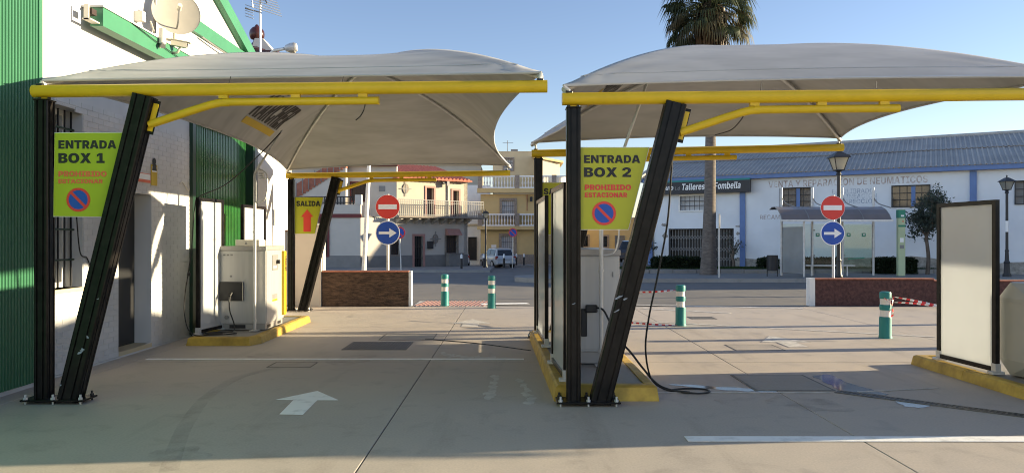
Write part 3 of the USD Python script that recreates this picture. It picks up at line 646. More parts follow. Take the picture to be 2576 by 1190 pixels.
board('yellow board reading ENTRADA BOX 2 with a no parking symbol', [(1458, 577), (1580, 577), (1632, 372), (1457, 372)], 7.2,
      [('ENTRADA', 1469, 391, 1610, 411, 'sign_black'), ('BOX 2', 1469, 422, 1587, 446, 'sign_black'), ('PROHIBIDO', 1471, 465, 1587, 479, 'sign_red'), ('ESTACIONAR', 1471, 485, 1577, 497, 'sign_red')], 'lime2', nopark(1519, 537, 30))
def uparrow(px, py0, py1, w):
    def f(t, Y):
        a, b = W(px, py1, Y), W(px, py0, Y); h = b[2] - a[2]; ww = w / FPX * Y
        part(t, 'arrow', ext(Polygon([(-ww * .3, 0), (ww * .3, 0), (ww * .3, h * .66), (ww * .5, h * .66), (0, h), (-ww * .5, h * .66), (-ww * .3, h * .66)]), .003, (a[0], Y - .0125, a[2])), M['sign_red'])
    return f
board('yellow board reading SALIDA with a red arrow at the exit of the first bay', [(742, 588), (792, 588), (813, 497), (742, 497)], 16.3, [('SALIDA', 746, 506, 806, 519, 'sign_black')], 'lime2', uparrow(773, 527, 583, 31))
board('yellow exit board reading SALIDA, mostly hidden behind the white panels between the bays', [(1358, 590), (1427, 590), (1452, 460), (1358, 460)], 12.0, [('SALIDA', 1368, 474, 1444, 490, 'sign_black')], 'lime2', uparrow(1405, 500, 578, 42))

# ================================================================ SPLASH PANELS
def panel(label, a, b, z0, z1, fw=.05):
    a, b = np.array([*a, 0.]), np.array([*b, 0.]); d = unit(b - a); c = (a + b) / 2
    t = thing('splash_panel', label, 'panel', (c[0], c[1], z0))
    up = np.array([0, 0, 1.0])
    part(t, 'sheet', bar(c + up * (z0 + .05), c + up * (z1 - .03), .010, np.linalg.norm(b - a) - fw * 1.2, d) if False else
         hexa([p + n * .006 + up * z for z in (z0 + .03, z1 - fw * .5) for n in (np.array([d[1], -d[0], 0]) * -1, np.array([d[1], -d[0], 0])) for p in (a + d * fw * .5, b - d * fw * .5)]), M['sheet'])
    for p, s in ((a, 1), (b, -1)):
        part(t, 'frame_post', bar(p + d * s * fw / 2 + up * z0, p + d * s * fw / 2 + up * z1, fw, .055, d), M['black'])
        q = p + d * s * fw / 2
        part(t, 'foot', [cbox(q[0] - .07, q[0] + .07, q[1] - .05, q[1] + .05, z0 - .03, z0 + .004, .005), bar(q + up * z0, q + up * (z0 + .09), .062, .07, d)], M['galv'])
    for z, hh in ((z1 - fw / 2, fw), (z0 + .025, .05)):
        part(t, 'frame_rail', bar(a + d * fw + up * z, b - d * fw + up * z, .053, hh, up), M['black'])
    return t
panel('tall white framed panel with hose over it, nearest on the island by the wall', (-4.86, 11.36), (-4.77, 12.12), .15, 2.25)
panel('white framed panel rising behind the stainless machine by the green gate', (-4.80, 13.08), (-4.74, 14.1), .15, 2.22)
panel('white panel with black edge right behind the vertical post of the second bay', (.555, 7.56), (.485, 8.68), .18, 2.20)
panel('narrower looking white panel at the far end of the island between the bays', (.468, 9.92), (.405, 11.42), .18, 2.20)
panel('large upright white panel in a dark frame on the right island', (5.36, 8.12), (5.29, 9.12), .15, 2.05)
panel('white panel on the far edge of the right island beside the vacuum housing', (6.6, 7.303), (6.58, 8.3), .15, 2.05)
panel('white panel on the far edge of the right island, nearer the street entrance', (6.6, 6.33), (6.58, 7.30), .15, 2.05)

# ================================================================ THE WHITE BUILDING ON THE LEFT
wb = thing('white_building', 'white painted brick building with green gable trim and green corrugated cladding on the left', 'building', (-5.35, 8.2, 0))
WX = -5.35
PL = Plane((WX, 8.2), (WX, 18.0))                     # s = y - 8.2
def sy(y): return y - 8.2
win = sbox(-.6, 1.02, .96, 3.20); door = sbox(1.80, .06, 2.70, 2.26)
eave = Polygon([(-6, -.1), (8.6, -.1), (8.6, 4.6), (6.95, 5.25), (3.2, 6.75), (-6, 6.75)])
wall_poly = sbox(-.75, -.1, 3.99, 6.9).difference(win).difference(door)
part(wb, 'wall', PL.wall(wall_poly, .42), M['white'])
# upper gable wall runs on above the gate
part(wb, 'wall', PL.wall(Polygon([(3.99, 3.75), (7.25, 3.75), (7.25, 5.13), (3.99, 6.45)]), .42), M['white'], label='white gable wall above the green gate')
rake = [(3.2, 6.78), (7.25, 5.16)]
part(wb, 'gable_trim', ext(Polygon([(3.99, 6.27), (7.32, 4.93), (7.32, 5.20), (3.99, 6.55)]), .12, PL.pt(0, 0, 0), PL.t, (0, 0, 1)), M['green_trim'])
part(wb, 'gable_trim', PL.box(3.99, 7.2, 5.06, 5.29, 0, .07), M['green_trim'])
part(wb, 'gutter_beam', PL.box(.95, 5.2, 4.26, 4.49, .10, .26), M['green_trim'])
part(wb, 'gutter_cap', PL.box(.93, 5.2, 4.494, 4.515, 0, .275), M['white'])
part(wb, 'gutter_bracket', [PL.box(.74, .95, 4.285, 4.30, .12, .22), PL.box(.74, .755, 4.285, 4.47, .14, .20)], M['ivory'])
part(wb, 'gutter_outlet', PL.box(.78, .88, 4.36, 4.43, .14, .22), M['wood_dark'])
# painted bricks of the lower wall
SB, RH = .25, .0715
bricks = []
blocked = win.union(door).buffer(.012)
for r in range(46):
    z0 = .02 + r * RH; off = (r % 2) * SB / 2 - .2
    for k in range(-1, 18):
        a, b = max(off + k * SB + .0015, -.12), min(off + (k + 1) * SB - .0015, 3.985)
        if b - a < .05: continue
        q = sbox(a, z0, b, z0 + RH - .006)
        if blocked.intersects(q):
            q = q.difference(blocked)
            if q.is_empty or q.area < .003 or q.geom_type != 'Polygon': continue
            a, z0_, b, z1_ = q.bounds
        else: z0_, z1_ = z0, z0 + RH - .006
        d = random.uniform(.0045, .006)
        e = .0022
        c8 = [PL.pt(k_, z_, dd) for (z_, dd) in ((z0_, -.01), (z0_ + e, d), (z1_ - e, d), (z1_, -.01)) for k_ in (a, b)]
        bricks.append((a + 8.2, hull([PL.pt(a, z0_, -.01), PL.pt(b, z0_, -.01), PL.pt(a, z1_, -.01), PL.pt(b, z1_, -.01), PL.pt(a + e, z0_ + e, d), PL.pt(b - e, z0_ + e, d), PL.pt(a + e, z1_ - e, d), PL.pt(b - e, z1_ - e, d)])))
bricks.sort(key=lambda q: q[0])
for _, m in bricks[:300]: part(wb, 'brick', m, M['brick_white'])
if bricks[300:]: part(wb, 'bricks_beyond', [m for _, m in bricks[300:]], M['brick_white'], kind='stuff')
part(wb, 'brick_base', PL.box(-.7, 3.985, -.02, .018, 0, .03), M['white'])
# window with bars in its recess
w_ = part(wb, 'window', [*PL.frame(-.6, .96, 1.02, 3.20, -.06, -.30, -.22), PL.box(.18, .24, 1.08, 3.14, -.29, -.23), PL.box(-.54, .9, 2.05, 2.11, -.29, -.23)], M['white_paint'])
part(w_, 'pane', PL.box(-.6, .96, 1.02, 3.20, -.34, -.30), M['glass_dark'])
part(w_, 'sill', PL.box(-.6, .95, .975, 1.02, -.40, .035), M['house_tan'])
for k in np.arange(-.5, .95, .13): part(w_, 'bar', PL.box(k, k + .016, 1.03, 3.19, -.14, -.124), M['iron'])
for z in (1.35, 1.72, 2.45, 2.95): part(w_, 'bar', PL.box(-.6, .96, z, z + .022, -.122, -.10), M['green_dark'])
# doorway
dr = part(wb, 'door', PL.box(1.80, 2.70, .078, 2.255, -.31, -.245), M['blackplastic'])
part(dr, 'edge', PL.box(1.805, 1.86, .08, 2.2, -.244, -.10), M['blackplastic'])
part(wb, 'door_step', PL.box(1.797, 2.703, -.02, .075, -.45, .012), M['house_tan'])
hd = part(wb, 'hatch_handle', PL.box(3.90, 3.93, 1.0, 1.05, 0, .05), M['iron'])
# green corrugated part and its frame
part(wb, 'gate_frame', [PL.box(3.99, 4.11, -.02, 3.75, -.2, .06), PL.box(6.88, 6.99, -.02, 3.75, -.2, .04), PL.box(4.11, 6.88, 3.62, 3.75, -.2, .04)], M['green_dark'])
def corrugated(P, k0, k1, z0, z1, d, pitch, depth):
    n = int((k1 - k0) / pitch); V = []
    prof = [(0, 0), (.30, 0), (.42, 1), (.88, 1), (1.0, 0)]; S_ = []
    for i in range(n):
        for f, h in prof[:-1]: S_.append((k0 + (i + f) * (k1 - k0) / n, d + h * depth))
    S_.append((k1, d)); m = len(S_)
    V = [P.pt(k, z0, q) for k, q in S_] + [P.pt(k, z1, q) for k, q in S_]; j = np.arange(m - 1)
    return trimesh.Trimesh(np.array(V), np.vstack([np.c_[j, j + 1, m + j + 1], np.c_[j, m + j + 1, m + j]]), process=False)
part(wb, 'gate_backing', PL.box(4.11, 6.88, -.02, 3.62, -.25, -.16), M['dark'])
for i in range(3):
    k0 = 4.12 + i * .92
    if i == 1:
        part(wb, 'gate_sheet', corrugated(PL, k0, k0 + .915, 2.06, 3.62, -.14, .075, .03), M['gate_green'])
        part(wb, 'gate_sheet', corrugated(PL, k0, k0 + .32, .03, 2.05, -.14, .075, .03), M['gate_green'])
        part(wb, 'gate_sheet', corrugated(PL, k0 + .68, k0 + .915, .03, 2.05, -.14, .075, .03), M['gate_green'])
        part(wb, 'side_door', PL.box(k0 + .33, k0 + .67, .03, 2.04, -.14, -.12), M['green_dark'])
    else: part(wb, 'gate_sheet', corrugated(PL, k0, k0 + .915, .03, 3.61, -.14, .075, .03), M['gate_green'])
# pilaster and end of the building
part(wb, 'pilaster', PL.box(6.99, 7.95, -.02, 4.9, -.4, .10), M['white'])
part(wb, 'end_wall', PL.box(7.95, 9.2, -.02, 4.3, -.5, -.02), M['house_white'])
part(wb, 'meter_box', PL.box(7.96, 8.16, 1.9, 2.25, -.02, .08), M['white_paint'])
# front cladding
PF = Plane((-5.23, .5), (-5.23, 8.13))
for i in range(8):
    k0 = 7.63 - (i + 1) * .95
    part(wb, 'cladding_sheet', corrugated(PF, k0, k0 + .955, .05, 7.2, 0 + (i % 2) * .002, .0475, .014), M['green'])
part(wb, 'cladding_edge', PF.box(7.60, 7.66, .03, 7.2, -.2, .02), M['green'])
part(wb, 'wall', PF.box(-8, 7.60, 0, 7.2, -.4, -.01), M['white'], label='wall behind the green cladding')
part(wb, 'roof', hexa([(-11, -8, 6.0), (-5.72, -8, 7.0), (-11, 17, 5.0), (-5.72, 14.8, 6.0), (-11, -8, 6.2), (-5.72, -8, 7.2), (-11, 17, 5.2), (-5.72, 14.8, 6.2)]) if False else PL.box(-8, 4, 6.9, 7.0, -5, -.03), M['roof_metal'])
# cables on the wall
part(wb, 'cable', pipe(curve([PL.pt(1.6, 4.50, .27), PL.pt(2.3, 4.42, .28), PL.pt(3.2, 4.36, .28), PL.pt(3.9, 4.40, .27)], 6), .006, 5), M['rubber'])
part(wb, 'cable', pipe(curve([PL.pt(4.3, 5.04, .08), PL.pt(5.2, 5.01, .09), PL.pt(6.2, 5.03, .08), PL.pt(7.1, 5.0, .08)], 8), .014, 5), M['iron_grey'])
part(wb, 'cable', pipe(curve([PL.pt(3.92, 2.55, .02), PL.pt(3.90, 2.4, .03), PL.pt(3.70, 2.52, .02), PL.pt(3.60, 2.5, .02)], 6), .009, 5), M['ivory'])
part(wb, 'cable', pipe(curve([PL.pt(.80, 1.9, .02), PL.pt(.86, 1.45, .03), PL.pt(1.02, 1.38, .02), PL.pt(1.1, 1.25, .02)], 6), .008, 5), M['rubber'])
for (x0, y0, x1, y1, mt, lab) in ((345, 436, 376, 459, 'sign_orange', 'small orange and white plate on the white wall beside the doorway'), (378, 415, 393, 467, 'logo_yellow', 'narrow yellow plate with a dark pictogram on the white wall')):
    k0, k1, z0, z1 = PL.rect(x0, y0, x1, y1)
    t = thing('wall_plate', lab, 'sign', PL.pt((k0 + k1) / 2, z0, .01))
    part(t, 'plate', PL.box(k0, k1, z0, z1, .008, .016), M[mt])
    if mt == 'logo_yellow': part(t, 'pictogram', PL.put(cat_([trimesh.creation.extrude_polygon(circle(.05, 12), .002), trimesh.creation.extrude_polygon(Polygon([(-.07, -.14), (.07, -.14), (.05, -.04), (-.05, -.04)]), .002)]), (k0 + k1) / 2, z0 + .36, .0165), M['sign_black']); part(t, 'field', PL.box(k0 + .02, k1 - .02, z0 + .2, z1 - .03, .016, .0163), M['sign_white'])
    else: part(t, 'field', PL.box(k0 + .01, k1 - .01, z1 - .09, z1 - .01, .016, .018), M['sign_white'])

# dish, cameras on the gable
o = W(442, 36, 10.9); sd_ = thing('satellite_dish', 'grey round satellite dish fixed to the white gable wall', 'satellite dish', (WX, 11.2, 4.4))
axis = unit([.52, -.80, .24]); u1, v1 = frame(axis)
dm = lathe([(r, .05 * (r / .33) ** 2) for r in np.linspace(.004, .33, 9)] + [(.335, .055), (.325, .04), (.2, .006), (.004, -.012)], 36)
v = np.asarray(dm.vertices); dm = trimesh.Trimesh(o + v[:, :1] * u1 + v[:, 1:2] * v1 * 1.06 + v[:, 2:] * axis, dm.faces, process=False)
part(sd_, 'reflector', dm, M['dish'], smooth=40)
lnb = o + axis * .34 - np.array([0, 0, .06])
part(sd_, 'feed_arm', pipe(curve([o - np.array([0, 0, .27]) + axis * .05, o + axis * .22 - np.array([0, 0, .22]), lnb - axis * .03 - np.array([0, 0, .03])], 5), .014, 6), M['iron_grey'])
part(sd_, 'feed_horn', [tube(lnb + axis * .05, lnb - axis * .07, .03, 10, .04)], M['ivory'])
part(sd_, 'mount', [tube(o - axis * .01, o - axis * .15, .035, 8), tube(o - axis * .13 - np.array([0, 0, .35]), o - axis * .13 + np.array([0, 0, .12]), .022, 8), pipe([o - axis * .13 - np.array([0, 0, .33]), (WX, o[1] + .1, o[2] - .33)], .02, 8)], M['ivory'], smooth=40)
def cctv(px, py, Y, ax, label, box_):
    o = W(px, py, Y); t = thing('security_camera', label, 'camera', (WX, Y, o[2] - .1)); ax = unit(ax)
    if box_:
        part(t, 'housing', bar(o - ax * .12, o + ax * .10, .085, .08, (0, 0, 1)), M['ivory'])
        part(t, 'hood', bar(o - ax * .12 + [0, 0, .048], o + ax * .15 + [0, 0, .048], .10, .012, (0, 0, 1)), M['ivory'])
        part(t, 'lens', bar(o + ax * .10, o + ax * .108, .06, .055, (0, 0, 1)), M['blackplastic'])
    else:
        part(t, 'housing', tube(o + np.array([0, 0, .14]), o - np.array([0, 0, .08]), .05, 12), M['ivory'], smooth=40)
        part(t, 'lens', tube(o - np.array([0, 0, .08]) + ax * .02, o - np.array([0, 0, .11]) + ax * .08, .035, 10), M['iron_grey'], smooth=40)
    part(t, 'bracket', [pipe(curve([o - [0, 0, .05], o - [.05, -.02, .12], o - [.15, -.05, .11], (WX, Y + .12, o[2] - .1)], 4), .018, 8), PL.box(sy(Y + .08), sy(Y + .18), o[2] - .16, o[2] - .04, 0, .02)], M['ivory'], smooth=40)
cctv(408, 98, 10.6, (.5, -.8, -.2), 'upright cylindrical security camera on the white wall left of the other one', False)
cctv(452, 112, 11.0, (.85, .25, -.12), 'box shaped security camera with hood pointing right on the white wall', True)
wbk = thing('wall_bracket', 'small bare antenna bracket with a thin arm on the white wall left of the dish', 'bracket', (WX, 10.4, 4.8))
a, b, c = W(357, 44, 10.45), W(361, 55, 10.45), W(388, 84, 10.75)
part(wbk, 'arm', pipe([b + [.1, 0, 0], c], .012, 6), M['ivory']); part(wbk, 'plate', PL.box(sy(10.40), sy(10.50), a[2] - .06, a[2] + .08, 0, .12), M['ivory'])
part(wbk, 'post', tube(W(388, 84, 10.75), W(391, -40, 10.75), .024, 8), M['iron_grey'])

# ================================================================ MACHINES, BOOMS, HOSES
def machine1():
    z = .125
    t = thing('wash_machine', 'stainless high pressure wash machine with yellow strip on the island by the wall', 'wash machine', (-4.38, 12.5, z))
    x0, x1, y0, y1, zt = -4.79, -4.03, 12.04, 12.98, 1.49
    part(t, 'plinth', cbox(x0 + .02, x1 - .015, y0 + .02, y1 - .02, z, z + .10, .004), M['steel_dark'])
    for m_ in (box(x1 - .02, x1 - .012, y0 + .12, y0 + .28, z + .02, z + .07), box(x1 - .02, x1 - .012, y1 - .30, y1 - .12, z + .02, z + .07), box(x0 + .16, x0 + .42, y0 + .012, y0 + .02, z + .02, z + .08)): part(t, 'foot_slot', m_, M['blackplastic'])
    part(t, 'cabinet', cbox(x0, x1 - .20, y0, y1, z + .10, zt - .07, .006), M['steel'])
    part(t, 'cabinet', cbox(x1 - .196, x1, y0 + .004, y1, z + .10, zt - .07, .006), M['steel'])
    part(t, 'door', box(x1, x1 + .008, y0 + .03, y1 - .02, z + .13, zt - .09), M['steel'])
    part(t, 'lid', cbox(x0 - .01, x1 + .012, y0 - .014, y1 + .01, zt - .07, zt, .006), M['steel_dark'])
    part(t, 'vent_box', cbox(x0 + .22, x0 + .62, y0 + .1, y0 + .4, zt, zt + .105, .008), M['ivory'])
    part(t, 'warning_mark', place(trimesh.creation.extrude_polygon(Polygon([(-.025, 0), (.025, 0), (0, .045)]), .001), (x0 + .40, y0 + .0985, zt + .03), (1, 0, 0), (0, 0, 1)), M['iron_grey'])
    sb = part(t, 'socket_box', cbox(x0 + .02, x0 + .40, y0 - .05, y0 + .001, .60, .91, .008), M['blackplastic'])
    part(sb, 'plug', [tube((x0 + .22, y0 - .05, .74), (x0 + .21, y0 - .11, .68), .022, 10), tube((x0 + .21, y0 - .11, .68), (x0 + .205, y0 - .12, .60), .016, 8)], M['rubber'], smooth=40)
    part(t, 'small_print', [box(x0 + .06 + i * .06, x0 + .10 + i * .06, y0 - .0012, y0 - .0002, 1.335, 1.36) for i in range(3)], M['iron_grey'])
    part(t, 'lock', [tube((x0 + .19, y0 + .002, 1.0), (x0 + .19, y0 - .008, 1.0), .018, 10), tube((x0 + .12, y0 + .002, .33), (x0 + .12, y0 - .012, .33), .035, 12)], M['iron_grey'], smooth=40)
    part(t, 'yellow_strip', cbox(x1 - .03, x1 + .06, y1 - .13, y1 - .03, z + .16, zt - .09, .01), M['yellow'])
    part(t, 'strip_lettering', place(lettering('KÄRCHER', .05, .26), (x1 + .061, y1 - .11, zt - .18), (0, 0, -1), (0, 1, 0)), M['sign_black'])
    cp = part(t, 'control_panel', cbox(x1 + .004, x1 + .02, y0 + .30, y0 + .58, 1.08, 1.34, .004), M['iron_grey'])
    part(cp, 'knob', [tube((x1 + .015, y0 + .50, 1.22), (x1 + .07, y0 + .50, 1.22), .035, 12)], M['blackplastic'], smooth=40)
    part(cp, 'button', [box(x1 + .019, x1 + .023, y0 + .33 + i * .06, y0 + .365 + i * .06, 1.12, 1.155) for i in range(3)], M['sign_white'])
    lb = part(t, 'label', box(x1 + .007, x1 + .010, y0 + .30, y0 + .56, .60, .68), M['iron_grey'])
    part(lb, 'stripe', box(x1 + .0075, x1 + .0105, y0 + .30, y0 + .56, .56, .595), M['yellow'])
    return t
machine1()
def machine2():
    z, x0, x1, y0, y1, zt = .155, .775, 1.26, 8.62, 10.6, 1.49
    t = thing('wash_machine', 'tall grey wash machine between the slanted post and the white panels', 'wash machine', (1.0, 9.6, z))
    part(t, 'plinth', cbox(x0 + .02, x1 - .015, y0 + .02, y1 - .02, z, z + .14, .004), M['steel_dark'])
    part(t, 'cabinet', cbox(x0, x1, y0, y1, z + .14, zt - .07, .006), M['steel'])
    part(t, 'door', cbox(x0 + .02, x1 - .04, y0 - .008, y0 + .002, z + .17, zt - .09, .003), M['steel'])
    part(t, 'lid', cbox(x0 - .012, x1 + .012, y0 - .014, y1 + .01, zt - .07, zt, .006), M['steel_dark'])
    sb = part(t, 'socket_box', cbox(x0 + .03, x0 + .10, y0 - .055, y0 - .006, .48, .80, .006), M['blackplastic'])
    part(sb, 'plug', [cbox(x0 + .08, x0 + .22, y0 - .09, y0 - .03, .76, .85, .012)], M['blackplastic'])
    part(t, 'latch', [box(x1 - .09, x1 - .075, y0 - .012, y0 - .006, z1_ - .03, z1_ + .03) for z1_ in (.5, 1.2)], M['iron_grey'])
    part(t, 'side_door', box(x1, x1 + .006, y0 + .05, y1 - .05, z + .17, zt - .09), M['steel'])
    return t
machine2()
def boom(label, base, ztop, tip, bend=(.03, 0)):
    t = thing('spray_boom', label, 'spray boom', base)
    b = np.array(base, float); top = np.array([b[0], b[1], ztop]); tip = np.array(tip, float); d = unit(tip - top)
    part(t, 'pole', tube(b, top - [0, 0, .12], .025, 12), M['galv'], smooth=40)
    for h in (.15, (ztop - b[2]) * .62): part(t, 'collar', tube(b + [0, 0, h], b + [0, 0, h + .03], .034, 12), M['galv'], smooth=40)
    part(t, 'foot_plate', cbox(b[0] - .07, b[0] + .07, b[1] - .07, b[1] + .07, b[2], b[2] + .012, .003), M['galv'])
    part(t, 'arm', pipe(curve([top - [0, 0, .13], top - [0, 0, .03], top + d * .12, top + d * .4, tip - d * .1, tip], 6), np.linspace(.024, .014, 31), 10), M['galv'], smooth=50)
    s = np.linspace(0, 1, 90); c = top + d * .02 + [.06, 0, -.02]
    part(t, 'spring', pipe(np.c_[c[0] + .05 * np.cos(s * 34) + s * .06, c[1] + .05 * np.sin(s * 34), c[2] + .06 - s * .16], .007, 5), M['galv'])
    part(t, 'stay', pipe(curve([top + d * .1 + [.02, 0, 0], top + [.20, 0, -.05], top + [.17, 0, -.42], top + [.0, 0, -.48]], 5), .010, 6), M['galv'])
    return t
boom('galvanised spray boom pole before the stainless machine, arm leaning up to the right', (-4.17, 11.92, .125), 2.68, (-3.60, 11.5, 3.30))
boom('galvanised spray boom pole before the grey machine of the second bay', (1.03, 8.5, .155), 1.9, (1.55, 8.3, 3.45))
def hose(label, pts, r=.009, name='hose'):
    solo(name, pipe(curve(pts, 8), r, 7), M['rubber'], label, 'hose', smooth=60)
hose('black hose hanging from the first boom over the white panel to a floor coil',
     [(-3.62, 11.5, 3.27), (-3.95, 11.55, 2.95), (-4.45, 11.5, 2.48), (-4.84, 11.42, 2.27), (-4.90, 11.36, 2.1), (-4.93, 11.3, 1.4), (-5.02, 11.28, .7), (-4.98, 11.24, .32), (-4.85, 11.22, .15), (-4.62, 11.28, .14), (-4.4, 11.36, .14), (-4.3, 11.48, .14), (-4.5, 11.56, .15), (-4.78, 11.42, .155), (-4.66, 11.22, .15), (-4.4, 11.28, .15)])
hose('black cable from the plug of the stainless machine down to the island floor',
     [(-4.585, 11.92, .62), (-4.55, 11.86, .45), (-4.46, 11.8, .25), (-4.44, 11.7, .15), (-4.58, 11.55, .14), (-4.78, 11.5, .14), (-4.7, 11.4, .142), (-4.5, 11.44, .142)], .010)
hose('black hose hanging from the slanted post down to a loop on the floor',
     [W(1694, 350, 7.2), W(1689, 430, 7.3), W(1679, 560, 7.5), W(1655, 690, 7.6), W(1632, 800, 7.7), W(1624, 880, 7.8), (1.50, 7.95, .12), (1.62, 7.85, .02), (1.78, 7.72, .015), (1.95, 7.66, .012), (2.08, 7.74, .012), (2.05, 7.88, .012), (1.85, 7.90, .012), (1.68, 7.82, .014)], .010)
hose('thick black cable running from the grey machine over the kerb to the looped hose',
     [(.98, 8.54, .82), (1.05, 8.46, .80), (1.12, 8.4, .66), (1.18, 8.3, .5), (1.30, 8.15, .38), (1.42, 8.05, .22), (1.56, 7.92, .06), (1.7, 7.80, .014), (1.86, 7.70, .014)], .012)
hose('long black cable lying on the floor of the first bay towards the middle island',
     [G(1070, 853), G(1120, 857), G(1200, 864), G(1270, 873), G(1335, 882)], .012, 'cable')
hose('short curled wire hanging from the lower yellow brace of the first bay', [W(919, 258, 7.3), W(916, 275, 7.3), W(907, 292, 7.32), W(895, 303, 7.33)], .006, 'wire')
hose('thin wire hanging from the yellow brace of the second bay to the rear canopy edge', [W(1876, 282, 7.2), W(1862, 305, 7.4), W(1838, 328, 7.7), W(1800, 340, 8.0)], .006, 'wire')

# vacuum on the right island
def octo(x0, x1, y0, y1, z0, z1, c, cz, cb=None):
    P = []; cb = cb or c
    for z, i in ((z0, cz), (z0 + cz, 0), (z1 - cz, 0), (z1, cz)):
        for a, b in ((x0 + i, y0 + c), (x0 + c, y0 + i), (x1 - c, y0 + i), (x1 - i, y0 + c), (x1 - i, y1 - cb), (x1 - cb, y1 - i), (x0 + cb, y1 - i), (x0 + i, y1 - cb)): P.append((a, b, z))
    return hull(P)
vc = thing('vacuum_unit', 'faceted grey vacuum cleaner housing beside the large white panel on the right', 'vacuum unit', (6.0, 8.1, .125))
part(vc, 'housing', octo(5.42, 6.45, 7.42, 8.23, .13, 1.14, .25, .17, .04), M['vac'])
part(vc, 'mast', tube((5.78, 7.8, 1.12), (5.78, 7.8, 1.85), .055, 14), M['iron_grey'], smooth=40)
part(vc, 'mast_collar', tube((5.78, 7.8, 1.13), (5.78, 7.8, 1.19), .13, 16), M['iron_grey'], smooth=40)
part(vc, 'lid_seam', octo(5.416, 6.454, 7.416, 8.234, .925, .931, .25, .001, .04), M['steel_dark'])

# ================================================================ BOLLARDS, TAPES, ROUND SIGNS, LOW WALLS
def bollard(label, p):
    t = thing('flexible_bollard', label, 'bollard', p, 'teal bollards with white bands at the bay exits')
    o = np.array(p)
    prof = lambda z0, z1, r0, r1: lathe([(.001, z0), (r0, z0), (r1, z1), (.001, z1)], 22, o)
    part(t, 'base', lathe([(.001, 0), (.102, 0), (.102, .02), (.095, .05), (.093, .33), (.086, .35), (.001, .35)], 22, o), M['teal'], smooth=40)
    part(t, 'band', prof(.35, .455, .080, .080), M['reflective'], smooth=40)
    part(t, 'ring', lathe([(.001, .455), (.084, .455), (.089, .47), (.089, .53), (.084, .545), (.001, .545)], 22, o), M['teal'], smooth=40)
    part(t, 'band', prof(.545, .64, .080, .080), M['reflective'], smooth=40)
    part(t, 'cap', lathe([(.001, .64), (.084, .64), (.090, .655), (.090, .725), (.083, .748), (.06, .755), (.001, .756)], 22, o), M['teal'], smooth=40)
    return t
g1 = bollard('left one of the two teal bollards at the exit of the first bay', tuple(G(1119, 769)))
for (px, py, lab) in ((1237, 775, 'right one of the two teal bollards at the exit of the first bay'), (1712, 819, 'teal bollard with red and white tape on its foot, beside the hanging hose'), (2227, 850, 'teal bollard wrapped in red and white tape near the large white panel')):
    dup(g1, tuple(G(px, py)), lab, rot=px * .01)
def tape(label, pts, w=.034, sag=0.0, seg=.06, twist=1.5):
    c = curve(pts, 10); L = np.r_[0, np.cumsum(np.linalg.norm(np.diff(c, axis=0), axis=1))]; n = int(L[-1] / seg); s = np.linspace(0, L[-1], n + 1)
    P = np.stack([np.interp(s, L, c[:, k]) for k in range(3)], 1)
    t = thing('barrier_tape', label, 'barrier tape', P[0])
    for i in range(n):
        a, b = P[i], P[i + 1]; d = unit(b - a)
        def off(q):
            u, v = frame(d); th = twist * q * 1.7 + math.sin(q * 3.1) * .5; return u * math.cos(th) * w / 2 + v * math.sin(th) * w / 2
        o0, o1 = off(s[i]), off(s[i + 1]); k = np.cross(d, unit(o0)) * .0008
        part(t, 'red_stripe' if i % 2 == 0 else 'white_stripe', trimesh.Trimesh(np.array([a - o0 - k, b - o1 - k, a + o0 - k, b + o1 - k, a - o0 + k, b - o1 + k, a + o0 + k, b + o1 + k]), _BF, process=False), M['tape_red'] if i % 2 == 0 else M['tape_white'])
B3, B4 = G(1712, 819), G(2227, 850)
tape('upper red and white tape stretched left from the bollard of the second bay', [B3 + [-.08, 0, .66], B3 + [-.55, .3, .60], B3 + [-1.1, .65, .585], B3 + [-1.9, 1.1, .62]])
tape('red and white tape lying on the floor left of the bollard of the second bay', [B3 + [-.05, -.06, .012], B3 + [-.5, .05, .02], B3 + [-.95, .35, .03], B3 + [-1.3, .9, .05], B3 + [-1.9, 1.3, .02]], twist=.6)
tape('red and white tape stretched right from the wrapped bollard to the white panel', [B4 + [.09, 0, .68], B4 + [.5, -.05, .60], B4 + [.9, -.1, .52], B4 + [1.4, -.1, .47]])
tape('loose knotted tape end hanging on the wrapped bollard', [B4 + [-.07, -.1, .66], B4 + [.02, -.105, .60], B4 + [.10, -.05, .66], B4 + [.06, -.1, .5], B4 + [.09, -.09, .40], B4 + [.04, -.1, .36]], seg=.05)
tape('second loop of tape running right from the wrapped bollard below the first', [B4 + [.09, .02, .58], B4 + [.5, 0, .56], B4 + [.95, -.08, .50], B4 + [1.4, -.1, .45]], w=.03)
def rpost(label, base, ztop, zs, z_label, x_disc=0.0):
    b = np.array(base, float); t = thing('traffic_sign', label, 'traffic sign', base)
    part(t, 'pole', tube(b, b + [0, 0, ztop], .032, 14), M['galv'], smooth=40)
    o1, o2 = b + [x_disc, -.036, zs[0]], b + [x_disc, -.036, zs[1]]
    r = .295
    for o, kind in ((o1, 'red'), (o2, 'blue')):
        d = part(t, 'no_entry_disc' if kind == 'red' else 'arrow_disc', ext(circle(r, 40), .010, o), M['sign_white'])
        part(d, 'field', ext(circle(r * (.975 if kind == 'red' else .93), 40), .0022, o - [0, .010, 0]), M['sign_red'] if kind == 'red' else M['sign_blue'])
        if kind == 'red': part(d, 'bar', ext(sbox(-r * .76, -r * .2, r * .76, r * .2), .0015, o - [0, .0122, 0]), M['sign_white'])
        else: part(d, 'arrow', ext(Polygon([(-.215, -.032), (.04, -.032), (.04, -.115), (.215, 0), (.04, .115), (.04, .032), (-.215, .032)]), .0015, o - [0, .0122, 0]), M['sign_white'])
        part(d, 'clamp', box(o[0] - .06, o[0] + .06, o[1], o[1] + .03, o[2] - .02, o[2] + .02), M['galv'])
    return t
